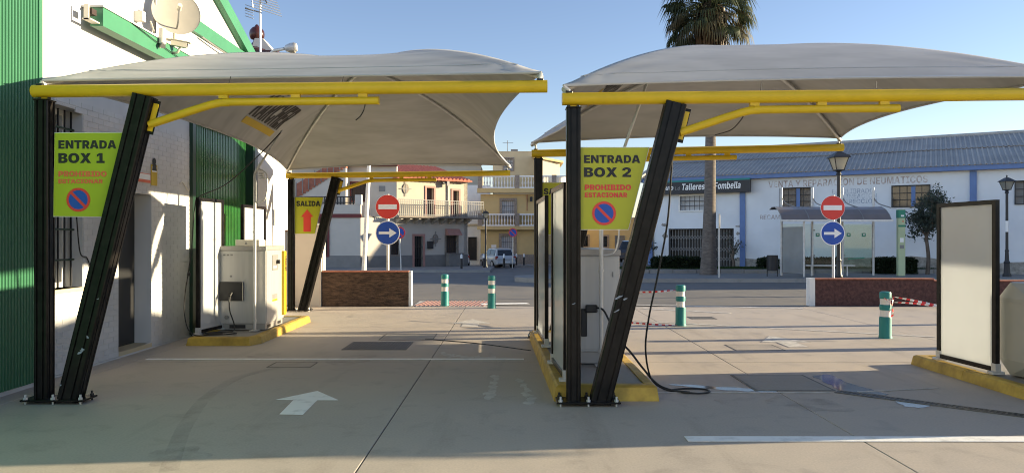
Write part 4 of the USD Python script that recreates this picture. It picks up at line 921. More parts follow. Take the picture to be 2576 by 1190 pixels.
rpost('no entry sign above a blue arrow sign in front of the brown rendered wall', tuple(G(976, 767)), 2.68, (2.375, 1.745), '')
rpost('no entry sign above a blue arrow sign before the bus shelter on the right', tuple(G(2096, 766.5)), 2.66, (2.355, 1.735), '', -.03)
lw = thing('low_wall', 'low brown rough rendered wall with terracotta coping and white end', 'wall', (-3.5, 17.75, 0))
y_ = 17.6
part(lw, 'wall', box(-4.55, -2.47, y_, y_ + .2, -.02, .80), M['render_brown'])
part(lw, 'end', box(-2.47, -2.41, y_ - .01, y_ + .21, -.02, .83), M['white_paint'])
for i in range(7): part(lw, 'coping_tile', cbox(-4.55 + i * .298, -4.55 + i * .298 + .294, y_ - .025, y_ + .225, .80, .838, .008), M['terracotta'])
gp = thing('gate_pillar', 'plain white pillar between the exit board and the low brown wall', 'pillar', (-4.9, 17.8, 0))
part(gp, 'shaft', box(-5.33, -4.56, 17.56, 18.0, -.02, 1.92), M['house_white']); part(gp, 'cap', cbox(-5.34, -4.53, 17.53, 18.03, 1.92, 1.97, .01), M['white_paint'])
sw = thing('boundary_wall', 'white rendered wall with thin tile coping left of the exit posts', 'wall', (-6.2, 18.3, 0))
part(sw, 'wall', box(-7.4, -5.34, 18.1, 18.3, -.02, 1.78), M['house_white']); part(sw, 'coping', cbox(-7.4, -5.34, 18.06, 18.34, 1.78, 1.82, .008), M['terracotta'])
lw2 = thing('low_wall', 'low reddish brown rendered wall with brick coping behind the second bay', 'wall', (9, 17.8, 0))
part(lw2, 'wall', box(7.29, 10.15, 17.7, 17.9, -.02, .62), M['render_red']); part(lw2, 'wall', box(10.15, 14.6, 17.7, 17.9, -.02, .575), M['render_red'])
part(lw2, 'end', box(7.16, 7.29, 17.69, 17.91, -.02, .66), M['white_paint'])
for i in range(9): part(lw2, 'coping_tile', cbox(7.29 + i * .318, 7.29 + i * .318 + .314, 17.675, 17.925, .62, .655, .006), M['terracotta'])
for i in range(14): part(lw2, 'coping_tile', cbox(10.155 + i * .318, 10.155 + i * .318 + .314, 17.675, 17.925, .575, .61, .006), M['terracotta'])

# ================================================================ HOUSES ACROSS THE STREET
def facade(t, P, poly, ops, mt, th=.35, label=None):
    holes = union_all([sbox(*[r[0], r[2], r[1], r[3]]) for r, *_ in ops]) if ops else None
    part(t, 'wall', P.wall(poly.difference(holes) if holes is not None else poly, th), M[mt], label=label)
    for r, nm, fm, pm, fw, rec, bars in ops:
        k0, k1, z0, z1 = r
        w = part(t, nm, P.frame(k0, k1, z0, z1, fw, .05, -.06) if fw else P.frame(k0 + .05, k1 - .05, z0 + .05, z1 - .05, .05, -.02, -.1), M[fm])
        part(w, 'pane' if nm == 'window' else 'leaf', P.box(k0, k1, z0, z1, -rec, -rec - .05), M[pm])
        if bars:
            n = int((k1 - k0) / bars)
            for i in range(1, n): part(w, 'bar', P.box(k0 + (k1 - k0) * i / n - .012, k0 + (k1 - k0) * i / n + .012, z0, z1, -.02, -.045), M['iron'])
            for f in (.33, .66): part(w, 'bar', P.box(k0, k1, z0 + (z1 - z0) * f - .012, z0 + (z1 - z0) * f + .012, -.015, -.05), M['iron'])
PA = Plane((-9.47, 46), (-3.09, 51))
ha = thing('corner_house', 'white and cream corner house with balcony and red brown trim across the street', 'house', (-9.47, 46, -.4))
sU = PA.pix(998, 500)[0]; LA = PA.L; zB = -.75
zE = PA.pix(1060, 450)[1]; zS = PA.pix(1090, 549, .8)[1]
rc = lambda a, b, c, d: PA.rect(a, b, c, d)
lower = [(rc(1042, 594, 1064, 676), 'door', 'pink_trim', 'glass_dark', .14, .2, .14), (rc(1122, 594, 1150, 640), 'window', 'stone_brown', 'wood_dark', .10, .15, .14), (rc(983, 600, 1004, 641), 'window', 'stone_brown', 'wood_dark', .1, .15, .14)]
facade(ha, PA, sbox(0, zB, LA, zS - .02), lower, 'house_white')
facade(ha, PA, sbox(sU, zS - .02, LA, zE), [(rc(1073, 473, 1091, 546), 'door', 'pink_trim', 'wood_dark', .13, .25, 0), (rc(1139, 480, 1154, 548), 'door', 'pink_trim', 'wood_dark', .13, .25, 0)], 'house_cream', label='cream upper wall behind the balcony')
zP = PA.pix(1100, 641)[1]
r0 = lower[0][0]
part(ha, 'plinth', [PA.box(-.03, r0[0] - .15, zB, zP, .04, -.02), PA.box(r0[1] + .15, LA + .02, zB, zP, .04, -.02)], M['house_grey'])
bk = rc(1121, 642, 1158, 690); part(ha, 'window_base', PA.box(bk[0], bk[1], zB, zP + .05, .45, .03), M['house_grey']); part(ha, 'window_base_cap', PA.box(bk[0] - .06, bk[1] + .06, zP + .05, zP + .1, .5, .03), M['house_grey'])
aw = rc(1120, 576, 1153, 592); part(ha, 'window_hood', ext(Polygon([(0, 0), (.5, 0), (.12, .55), (0, .55)]), aw[1] - aw[0], PA.pt(aw[0], aw[2], .02), PA.n, (0, 0, 1)) if False else hull([PA.pt(k, z, d) for k in (aw[0], aw[1]) for z, d in ((aw[2], .02), (aw[2], .5), (aw[2] + .06, .5), (aw[3], .02), (aw[3], .12))]), M['pink_trim'])
for (px, py) in ((1095, 601), (1020, 475)):
    k, z = PA.pix(px, py); o = PA.put(ext(affinity.scale(circle(.27, 20), .8, 1.2), .05, (0, 0, 0), (1, 0, 0), (0, 1, 0)), k, z, .01)
    rs = part(ha, 'oval_window', o, M['stone_brown']); part(rs, 'cross_bar', [PA.box(k - .42, k + .42, z - .025, z + .025, .07, .05), PA.box(k - .025, k + .025, z - .5, z + .5, .075, .05)], M['iron_grey'])
k, z = PA.pix(1081, 616); part(ha, 'letter_box', PA.box(k - .2, k + .2, z - .25, z + .25, .16, 0), M['iron'])
k, z = PA.pix(1112, 461); part(ha, 'wall_lamp', [PA.box(k - .08, k + .3, z - .04, z + .04, .3, 0), PA.box(k + .15, k + .35, z - .2, z + .15, .4, .2)], M['iron_grey'])
k, _ = PA.pix(1126, 500); part(ha, 'drain_pipe', tube(PA.pt(k, zS, .06), PA.pt(k, zE, .06), .045, 8), M['ivory'], smooth=40)
# balcony
kb0, kb1 = PA.pix(1003, 540, .8)[0], PA.pix(1216, 550, .8)[0]
part(ha, 'balcony_slab', PA.box(kb0, kb1, zS, zS + .14, .85, 0), M['house_grey'])
part(ha, 'balcony_edge', PA.box(kb0 - .02, kb1 + .02, zS + .02, zS + .10, .88, .85), M['stone_brown'])
for i in range(9):
    k = kb0 + .3 + i * (min(kb1, LA) - kb0 - .5) / 8
    part(ha, 'corbel', hull([PA.pt(k + e, z, d) for e in (-.08, .08) for z, d in ((zS, 0), (zS, .7), (zS - .10, .7), (zS - .38, 0))]), M['house_cream'])
zR = zS + .14
part(ha, 'railing', [PA.box(kb0, kb1, zR + 1.0, zR + 1.05, .84, .79), PA.box(kb0, kb1, zR + .06, zR + .10, .83, .80), PA.box(kb0, kb1, zR + .84, zR + .87, .83, .80)], M['iron_grey'])
nb = int((kb1 - kb0) / .15)
for i in range(nb + 1):
    k = kb0 + i * (kb1 - kb0) / nb; part(ha, 'baluster', PA.box(k - .015, k + .015, zR, zR + 1.0, .83, .80), M['iron_grey'])
# front wing with terrace, left of the corner
PB = Plane((-24, 46), (-9.47, 46)); LB = PB.L
zt = PB.pix(870, 515)[1]; zb = PB.pix(870, 543)[1]; zp = PB.pix(870, 643)[1]
wl = PB.rect(806, 548, 824, 642)
facade(ha, PB, sbox(0, zB, LB, zt), [(wl, 'window', 'maroon', 'wood_dark', .12, .15, .14)], 'house_white', label='terrace front wall in shade')
part(ha, 'plinth', PB.box(0, LB + .02, zB, zp, .04, -.02), M['house_grey'])
part(ha, 'trim_band', PB.box(0, LB + .06, zb - .12, zb + .12, .06, -.02), M['maroon'])
k0 = PB.pix(893, 500)[0]
part(ha, 'terrace_pillar', PB.box(k0, LB + .03, zt, PB.pix(900, 490)[1], .03, -.5), M['house_white'])
part(ha, 'terrace_floor', box(-24, -9.0, 46.3, 51, zb - .2, zb), M['house_grey'])
zr = PB.pix(860, 494)[1]
part(ha, 'terrace_rail', [PB.box(2, k0, zr - .06, zr, -.1, -.16), PB.box(2, k0, zt + .1, zt + .16, -.1, -.16)], M['iron'])
for i in range(30): kk = k0 - .16 - i * .2; part(ha, 'baluster', PB.box(kk, kk + .07, zt, zr - .06, -.11, -.15), M['iron'])
CU = PA.pt(sU, 0); PC = Plane((-24, CU[1] + .02), (CU[0], CU[1] + .02)); LC = PC.L
zU = PC.pix(940, 428)[1] + .3
facade(ha, PC, sbox(4, zb, LC, zU), [(PC.rect(884, 460, 922, 505), 'window', 'maroon', 'wood_dark', .08, .15, .2)], 'house_white', label='set back upper wall above the terrace')
part(ha, 'eave_trim', [PC.box(4, LC + .1, zU - .05, zU + .3, .35, -.1)], M['maroon'])
part(ha, 'wall_ornament', [PC.box(*[PC.pix(961, 470)[0] - .2, PC.pix(961, 470)[0] + .2], PC.pix(961, 482)[1], PC.pix(961, 468)[1], .03, 0)], M['iron_grey'])
# terrace stairs climbing to the roof
s0, s1 = W(748, 497, 46.8), W(872, 418, 46.8)
for i in range(16):
    f = i / 16; x = s0[0] + (s1[0] - s0[0]) * f; z = s0[2] + (s1[2] - s0[2]) * f
    part(ha, 'stair_step', box(x, x + (s1[0] - s0[0]) / 16 + .02, 46.5, 47.25, z, z + (s1[2] - s0[2]) / 16), M['terracotta'])
    part(ha, 'stair_wall', box(x, x + (s1[0] - s0[0]) / 16, 46.56, 47.2, zb, z - .02), M['house_white'])
part(ha, 'stair_parapet', ext(Polygon([(s0[0] - .2, s0[2]), (s1[0], s1[2]), (s1[0], s1[2] + .9), (s0[0] - .2, s0[2] + .9)]), .12, (0, 47.4, 0)), M['terracotta'])
for i in range(9):
    f = i / 8; x = s0[0] + (s1[0] - s0[0]) * f; z = s0[2] + (s1[2] - s0[2]) * f; part(ha, 'stair_rail_post', box(x, x + .05, 46.44, 46.48, z, z + .95), M['iron_grey'])
# roofs
def tiled_roof(t, P, k0, k1, zE, rise, dep, over, mt, pitch=.30):
    E = lambda k: P.pt(k, zE, over); n = int((k1 - k0) / pitch)
    for i in range(n):
        k = k0 + i * pitch; a0, a1 = P.pt(k, zE, over), P.pt(k, zE + rise, -dep)
        part(t, 'tile_row', pipe([a0 + P.t * pitch / 2, a1 + P.t * pitch / 2], pitch * .40, 7), M[mt])
    part(t, 'roof', hull([P.pt(k, z, d) for k in (k0, k1) for z, d in ((zE, over), (zE - .08, over), (zE + rise, -dep), (zE + rise - .1, -dep), (zE - .08, -dep))]), M[mt])
tiled_roof(ha, PA, sU - .2, LA + .1, zE, 1.25, 4.0, .45, 'roof_tile')
part(ha, 'roof_back', box(-20, PA.pt(sU, 0)[0] - .3, CU[1] + .2, 55, zU - .3, zU), M['house_grey'])
part(ha, 'side_wall', Plane(PA.pt(LA, 0)[:2], PA.pt(LA, 0, -6)[:2]).box(0, 6, zB, zE, 0, -.3), M['house_white'])
# small white house in the gap
PG = Plane((-4.2, 61), (-2.3, 61)); hg = thing('narrow_house', 'narrow white house with dark door between the corner house and the yellow house', 'house', (-3.2, 61, -.6))
facade(hg, PG, sbox(-2, -1, PG.L + .5, PG.pix(1195, 466)[1]), [(PG.rect(1178, 597, 1199, 654), 'door', 'iron_grey', 'iron', .03, .15, 0)], 'white_paint')
k = PG.pix(1195, 566); part(hg, 'ledge', PG.box(-2, PG.L + .5, k[1] - .08, k[1] + .08, .1, 0), M['house_tan'])
part(hg, 'body', box(-6, -2.3, 61.4, 66, -1, PG.pix(1195, 470)[1]), M['white_paint'])
# yellow house
YB = 59.0; PY = Plane((-2.52, YB), (4.35, YB)); hb = thing('yellow_house', 'yellow house with white balustraded balconies and barred windows beyond the parked car', 'house', (-2.52, YB, -.6))
zz = lambda y: PY.pix(1300, y)[1]
facade(hb, PY, sbox(0, -.9, PY.L, zz(489)), [(PY.rect(1262, 594, 1293, 637), 'window', 'stone_brown', 'shutter', .22, .15, .16), (PY.rect(1263, 505, 1294, 545), 'window', 'stone_brown', 'shutter', .2, .15, .16)], 'house_yellow')
part(hb, 'plinth', PY.box(0, PY.L, -.9, zz(640), .05, -.02), M['stone_brown'])
lw_ = zz(578)
for yt, yb, ys, nm in ((538, 569, 578, 1), (443, 475, 486, 2)):
    z1, z0, zs = zz(yt), zz(yb), zz(ys)
    part(hb, 'balcony_slab', PY.box(-.25, PY.L + .1, zs, z0, .55, -.05), M['house_yellow'])
    part(hb, 'balustrade_rail', [PY.box(-.2, PY.L, z1 - .12, z1, .52, .30), PY.box(-.2, PY.L, z0, z0 + .10, .52, .30)], M['white_paint'])
    for kk in (-.2, 2.75, 5.7): part(hb, 'balustrade_pier', PY.box(kk, kk + .36, z0, z1 + .04, .55, .27), M['stone_brown'])
    h = z1 - .12 - z0 - .10
    for i in range(27):
        kk = .3 + i * .235
        if any(abs(kk - q - .18) < .26 for q in (-.2, 2.75, 5.7)): continue
        o = PY.pt(kk, z0 + .10, .41)
        part(hb, 'baluster', lathe([(.05, 0), (.05, h * .1), (.03, h * .16), (.075, h * .4), (.03, h * .72), (.045, h * .88), (.05, h)], 7, o), M['white_paint'], smooth=60)
k, z = PY.pix(1336, 501); part(hb, 'wall_lamp', [PY.box(k - .1, k + .1, z - .2, z + .15, .3, .1), PY.box(k - .03, k + .03, z + .1, z + .2, .2, 0)], M['iron'])
k, z = PY.pix(1326, 520); part(hb, 'drain_pipe', tube(PY.pt(k, zz(530), .04), PY.pt(k, zz(490), .04), .03, 6), M['terracotta'])
k, z = PY.pix(1242, 622); part(hb, 'number_plate', PY.box(k - .2, k + .2, z - .12, z + .2, .03, 0), M['white_paint'])
PT = Plane((-1.6, 61.5), (2.0, 61.5)); zT = PT.pix(1300, 381)[1]
facade(hb, PT, sbox(0, zz(489), PT.L, zT), [(PT.rect(1268, 400, 1290, 428), 'window', 'stone_brown', 'shutter', .12, .15, .16)], 'house_tan', label='tan set back top storey')
part(hb, 'top_storey', box(-1.6, 2.0, 61.8, 68, zz(489), zT - .01), M['house_tan'])
o = W(1346, 391, 60.6); o2 = W(1412, 391, 60.6)
part(hb, 'top_storey', hull([(o[0], 60.6, zz(489)), (o2[0], 62.6, zz(489)), (o[0], 60.6, o[2] - .2), (o2[0], 62.6, o[2] - .45), (o[0], 66, zz(489)), (o2[0], 66, zz(489)), (o[0], 66, o[2] - .2), (o2[0], 66, o[2] - .45)]), M['house_cream'], label='sunlit cream room on the roof terrace')
part(hb, 'roof_slab', hull([(o[0] - .2, 60.3, o[2] - .2), (o2[0] + .3, 62.4, o[2] - .45), (o[0] - .2, 66, o[2] - .2), (o2[0] + .3, 66, o[2] - .45), (o[0] - .2, 60.3, o[2]), (o2[0] + .3, 62.4, o[2] - .28), (o[0] - .2, 66, o[2]), (o2[0] + .3, 66, o[2] - .28)]), M['house_yellow'])
part(hb, 'body', box(-2.4, 4.3, YB + .35, 69, -.9, zz(490)), M['house_yellow'])
part(hb, 'water_tank', [tube((3.7, 60.3, zz(489)), (3.7, 60.3, zz(489) + 1.5), .75, 16)], M['ivory'], smooth=40)
part(hb, 'roof_aerial', [tube((-.4, 63, zT), (-.4, 63, zT + 1.1), .03, 5), tube((-.8, 63, zT + .9), (.1, 63, zT + .9), .02, 5), box(-.1, .5, 63, 63.5, zT, zT + .35)], M['iron_grey'])
# cream house seen above the corner house
ht = thing('rear_house', 'plain cream house rising behind the red tiled roof of the corner house', 'house', (-8, 64, -.6))
PR = Plane((-9, 64), (-2.7, 64)); zq = PR.pix(1150, 416)[1]
facade(ht, PR, sbox(0, -1, PR.L, zq), [(PR.rect(1217, 421, 1236, 432), 'window', 'white_paint', 'glass_dark', .05, .1, 0)] if False else [], 'house_cream'); part(ht, 'cornice', PR.box(-.1, PR.L + .1, zq, zq + .2, .15, -.4), M['house_tan']); part(ht, 'body', box(-9, -2.7, 64.4, 70, -1, zq - .05), M['house_cream'])
# low yellow building beyond the second bay
hl = thing('low_building', 'low yellow building with two small windows seen below the second entrance board', 'building', (9, 66, -.6))
PQ = Plane((4.6, 66), (15, 66))
facade(hl, PQ, sbox(0, -1, PQ.L, 3.3), [(PQ.rect(1463, 594, 1479, 620), 'window', 'stone_brown', 'glass_dark', .15, .12, .18), (PQ.rect(1513, 595, 1528, 621), 'window', 'stone_brown', 'glass_dark', .15, .12, .18), (PQ.rect(1548, 594, 1570, 640), 'door', 'iron_grey', 'iron_grey', .05, .1, 0)], 'house_yellow')
part(hl, 'coping', PQ.box(-.1, PQ.L, 3.3, 3.45, .12, -.4), M['house_tan']); part(hl, 'body', box(4.6, 15, 66.4, 72, -1, 3.28), M['house_yellow'])
# neighbour behind the white building
nh = thing('neighbour_house', 'pale rendered house with dark red roof trim just behind the white building', 'house', (-9, 18.9, 0))
part(nh, 'wall', box(-13, -6.02, 18.9, 20.1, -.05, 6.3), M['house_tan']); part(nh, 'corner_strip', box(-6.02, -5.86, 18.88, 19.2, -.05, 6.3), M['white_paint'])
part(nh, 'roof_trim', box(-13, -6.0, 18.8, 20.2, 6.3, 6.42), M['umber'])
part(nh, 'window_rail', [box(-5.98, -5.94, 18.9, 18.94, 2.35 + i * .14, 2.40 + i * .14) for i in range(4)], M['terracotta'])
fo = W(646, 100, 19.3)
fn = part(nh, 'finial', lathe([(a_ * 1.22, b_ * 1.15) for a_, b_ in ((.40, -.62), (.40, -.25), (.34, -.22), (.13, -.08), (.075, 0), (.075, .04), (.13, .06), (.155, .12), (.16, .18), (.145, .25), (.10, .31), (.05, .34), (.03, .38), (.001, .40))], 20, fo - [0, 0, .06]), M['umber'], smooth=50)
part(nh, 'chimney_top', hull([(-6.75, 18.95, 6.42), (-6.15, 18.95, 6.42), (-6.75, 19.5, 6.42), (-6.15, 19.5, 6.42), (-6.65, 19, 6.78), (-6.45, 19, 6.78), (-6.65, 19.4, 6.78), (-6.45, 19.4, 6.78)]), M['house_white'])
ll = thing('lamp_arm', 'street lamp head on an arm showing above the canopy of the first bay', 'street lamp', (-6.2, 18.8, 6.0))
h0, h1 = W(748, 119, 18.2), W(716, 123, 18.2); ar = W(680, 136, 18.5)
part(ll, 'arm', pipe(curve([(-6.3, 18.85, 5.7), ar, h1], 5), .04, 8), M['galv'], smooth=40)
hd = np.array([h1 + (h0 - h1) * f for f in (0, .12, .45, .8, .96, 1.0)]); mm = pipe(hd, [.04, .085, .115, .12, .09, .01], 14); part(ll, 'head', mm, M['galv'], smooth=50)
part(ll, 'lens', pipe(np.array([h1 + (h0 - h1) * f - [0, 0, .05] for f in (.2, .45, .8, .93)]), [.03, .085, .09, .03], 12), M['lamp_glass'], smooth=50)
# aerial on the white building
an = thing('television_aerial', 'grid television aerial on a thin mast above the white building', 'aerial', (-5.68, 16.0, 4.9))
mx = W(655, 60, 16.0)
part(an, 'mast', tube((mx[0], 16.0, 4.85), (mx[0] - .01, 16.0, 7.3), .024, 8), M['galv'], smooth=40)
for i in range(9):
    z = 7.0 - i * .055; a = W(632 + i * .6, 8, 16.0); b = W(688 + i * 2.2, 8, 16.0)
    part(an, 'grid_rod', tube((a[0], 15.9, z + .06), (b[0], 16.1, z - .06 - i * .004), .009, 5), M['galv'])
part(an, 'grid_edge', [tube((W(633, 0, 16)[0], 15.9, 7.1), (W(640, 0, 16)[0], 15.9, 6.6), .012, 5)], M['galv'])
for i in range(5): part(an, 'director', tube((mx[0] - .30, 15.9, 6.42 + i * .06), (mx[0] - .12, 15.9, 6.36 + i * .06), .008, 5), M['galv'])
part(an, 'boom', tube((mx[0] - .30, 15.9, 6.58), (mx[0] + .02, 16.0, 6.52), .014, 6), M['iron_grey'])
part(an, 'cable', pipe(curve([(mx[0] + .03, 16, 7.25), (mx[0] + .06, 16, 6.95), (mx[0] + .14, 16, 6.72)], 6), .012, 5), M['rubber'])
wp = thing('white_pole', 'white painted steel pole standing behind the low brown wall', 'pole', (-4.46, 22, 0))
part(wp, 'shaft', tube((-4.46, 22, 0), (-4.20, 22, 5.4), .072, 14, .055), M['white_paint'], smooth=40); part(wp, 'base_plate', cbox(-4.62, -4.30, 21.84, 22.16, -.01, .03, .005), M['white_paint']); part(wp, 'pole_cap', tube((-4.20, 22, 5.4), (-4.2, 22, 5.43), .06, 12), M['white_paint'])

rh = thing('rear_row_house', 'plain rendered house hidden behind the workshop roof', 'house', (20, 54, 0))
part(rh, 'wall', box(15.2, 27, 50.0, 62, -.8, 6.7), M['house_white']); part(rh, 'parapet', [box(15.1, 27.1, 49.9, 50.1, 6.7, 6.85), box(15.1, 15.3, 50.1, 62, 6.7, 6.85)], M['house_tan'])

# ================================================================ THE WORKSHOP
ws = thing('workshop_building', 'long white workshop with blue pilasters, faded lettering and ribbed metal roof', 'building', (7.07, 38, 0))
PW = Plane((7.07, 38.0), (20.9, 30.0)); LW = 25.0; zW = PW.pix(2112, 437)[1]; zW = 4.55
wops = [(PW.rect(1711, 493, 1796, 529), 'window', 'white_paint', 'shutter', .07, .14, .22), (PW.rect(1964, 474, 2041, 523), 'window', 'iron', 'stone_brown', .04, .12, .3),
        (PW.rect(2245, 468, 2338, 519), 'window', 'iron', 'glass_dark', .04, .14, .24), (PW.rect(2555, 456, 2640, 512), 'window', 'iron', 'iron_grey', .04, .14, .24)]
gt = PW.rect(1682, 575, 1846, 690); gt = (gt[0], gt[1], .12, gt[3])
holes = union_all([sbox(r[0], r[2], r[1], r[3]) for r, *_ in wops] + [sbox(gt[0], gt[2], gt[1], gt[3])])
facade(ws, PW, sbox(0, -.5, LW, zW).difference(sbox(gt[0], gt[2], gt[1], gt[3])), wops, 'blue_wall')
for r in wops[1:3]:
    r = r[0]; m = (r[0] + r[1]) / 2 + .1; part(ws, 'window_post', PW.box(m - .08, m + .08, r[2], r[3], -.01, -.06), M['blue_paint'])
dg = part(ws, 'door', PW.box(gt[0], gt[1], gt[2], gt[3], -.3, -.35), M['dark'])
part(dg, 'frame', PW.frame(gt[0] + .06, gt[1] - .06, gt[2] + .06, gt[3] - .06, .06, .0, -.08), M['iron'])
nv = 22
for i in range(nv + 1):
    k = gt[0] + .06 + (gt[1] - gt[0] - .12) * i / nv; part(dg, 'grille_bar', PW.box(k - .012, k + .012, gt[2], gt[3], -.04, -.06), M['iron_grey'])
hz = (gt[3] - gt[2])
for lvl in (.18, .42, .72):
    for i in range(nv):
        k = gt[0] + .06 + (gt[1] - gt[0] - .12) * i / nv; k2 = gt[0] + .06 + (gt[1] - gt[0] - .12) * (i + 1) / nv; z = gt[2] + hz * lvl
        for s_ in (0, 1): part(dg, 'grille_link', bar(PW.pt(k, z + .22 * s_, -.035), PW.pt(k2, z + .22 * (1 - s_), -.035), .018, .012, PW.n), M['iron_grey'])
for px in (1636, 1868, 2448): k = PW.pix(px, 600)[0]; part(ws, 'pilaster', PW.box(max(k - .12, -.02), k + .13, -.4, zW - .12, .07, -.02), M['blue_paint'])
part(ws, 'eave_board', PW.box(-.3, LW, zW - .10, zW + .10, .30, -.05), M['blue_paint'])
# weathered foot of the wall
foot = [(0, -.4)]
for k in np.arange(0, LW + .1, .35): foot.append((k, .45 + .5 * float(meshkit.fbm(np.array([k * .8, 3.3, 0]), 4)) * (1.0 if 4.2 < k < 17 else .45)))
foot.append((LW, -.4)); fp = Polygon(foot).difference(sbox(gt[0] - .02, -1, gt[1] + .02, 3))
part(ws, 'bare_patch', PW.wall(fp.buffer(0), .004, .006), M['wall_stain'])
for (x0, y0, x1, y1) in ((1662, 560, 1678, 572), (1664, 585, 1680, 602), (1846, 566, 1868, 573), (1850, 582, 1868, 592), (1900, 649, 1930, 656), (2010, 650, 2090, 656)):
    r = PW.rect(x0, y0, x1, y1); n_ = 12; a = np.linspace(0, 2 * PI, n_, endpoint=False); cx_, cz_ = (r[0] + r[1]) / 2, (r[2] + r[3]) / 2
    pg = Polygon([(cx_ + math.cos(t_) * (r[1] - r[0]) / 2 * random.uniform(.5, 1.1), cz_ + math.sin(t_) * (r[3] - r[2]) / 2 * random.uniform(.4, 1.1)) for t_ in a]).buffer(0)
    part(ws, 'bare_patch', PW.wall(pg, .004, .006), M['wall_stain'])
# roof
RIS, DEP = 1.95, 6.0
def roofsheet(k0, k1, f0, f1, lift):
    n = max(1, int(round((k1 - k0) / .20))); V = []
    for f in (f0, f1):
        for i in range(n):
            for q, h in ((0, 0), (.62, 0), (.70, 1), (.92, 1)):
                k = k0 + (k1 - k0) * (i + q) / n; V.append(PW.pt(k, zW + .10 + RIS * f + lift + h * .032, .36 - (DEP + .36) * f))
        V.append(PW.pt(k1, zW + .10 + RIS * f + lift, .36 - (DEP + .36) * f))
    m = len(V) // 2; j = np.arange(m - 1); return trimesh.Trimesh(np.array(V), np.vstack([np.c_[j, j + 1, m + j + 1], np.c_[j, m + j + 1, m + j]]), process=False)
k = -.3
while k < LW:
    k1 = min(k + 1.2, LW)
    part(ws, 'roof_sheet', roofsheet(k, k1, 0, .54, 0), M['roof_metal']); part(ws, 'roof_sheet', roofsheet(k, k1, .52, 1.0, .035), M['roof_metal']); k = k1
part(ws, 'rear_roof', hexa([PW.pt(k, z, d) for z, d in ((zW + .02 + RIS, -DEP), (zW + .1 + RIS, -DEP)) for k in (-.3, LW) for _ in (0,)] * 1 + [PW.pt(k, z, d) for z, d in ((zW, -2 * DEP), (zW + .06, -2 * DEP)) for k in (-.3, LW)]), M['roof_metal'])
part(ws, 'ridge_cap', pipe([PW.pt(-.3, zW + .12 + RIS, -DEP), PW.pt(LW, zW + .12 + RIS, -DEP)], .13, 8), M['roof_metal'])
part(ws, 'verge', bar(PW.pt(-.42, zW + .14, .36), PW.pt(-.42, zW + .14 + RIS, -DEP), .36, .18, PW.t) if False else hexa([PW.pt(k, zW + dz + RIS * f, .40 - (DEP + .4) * f) for f in (0, 1) for dz in (-.1, .22) for k in (-.55, -.28)]), M['house_cream'])
PE = Plane(PW.pt(0, 0, -2 * DEP)[:2], PW.pt(0, 0)[:2]); part(ws, 'gable_wall', PE.wall(Polygon([(0, -.5), (2 * DEP, -.5), (2 * DEP, zW), (DEP, zW + RIS), (0, zW)]), .3), M['house_cream'])
# fascia board
r = PW.rect(1625, 456, 1887, 479); sg = thing('fascia_sign', 'dark shop fascia with white italic lettering on the workshop, palm trunk crossing it', 'sign', PW.pt(3, 4, .3))
zf0, zf1 = 3.82, 4.40
kf0, kf1 = PW.pix(1630, 470, .3)[0], PW.pix(1887, 465, .3)[0]
part(sg, 'board', PW.box(max(kf0, .02), kf1, zf0, zf1, .36, .075), M['navy'])
part(sg, 'stripe', PW.box(max(kf0, .02), kf1, zf1, zf1 + .09, .35, .075), M['teal'])
def stext(s, x0, x1, y0, y1, mt, d=.362, shear=.22):
    a, z0 = PW.pix(x0, y1, d); b, _ = PW.pix(x1, y1, d); xm = (x0 + x1) / 2; z1 = PW.pix(xm, y0, d)[1]; z0 = PW.pix(xm, y1, d)[1]
    part(sg, 'lettering', PW.put(lettering(s, z1 - z0, b - a, 700, .004, shear), a, z0, d), M[mt])
stext('ecauto', 1652, 1693, 467, 479, 'sign_white'); stext('Talleres', 1714, 1772, 462, 478, 'sign_white'); stext('Fombella', 1797, 1862, 458, 475, 'sign_white'); stext('L', 1698, 1702, 470, 479, 'iron_grey'); stext('d', 1704, 1709, 470, 479, 'iron_grey')
def wtext(s, x0, x1, y0, y1, mt, w=600):
    a, _ = PW.pix(x0, y1); b, _ = PW.pix(x1, y1); xm = (x0 + x1) / 2; z1 = PW.pix(xm, y0)[1]; z0 = PW.pix(xm, y1)[1]
    part(ws, 'painted_lettering', PW.put(lettering(s, z1 - z0, b - a, w, .003), a, z0, .002), M[mt])
wtext('VENTA Y REPARACION DE NEUMATICOS', 1933, 2334, 449, 466, 'faded_red', 700)
wtext('EQUILIBRADO', 2093, 2198, 475, 487, 'faded_blue'); wtext('ALINEACION', 2110, 2206, 488, 499, 'faded_blue'); wtext('DIRECCION', 2118, 2206, 501, 512, 'faded_blue'); wtext('RECAM', 1912, 1962, 541, 552, 'faded_red', 500)

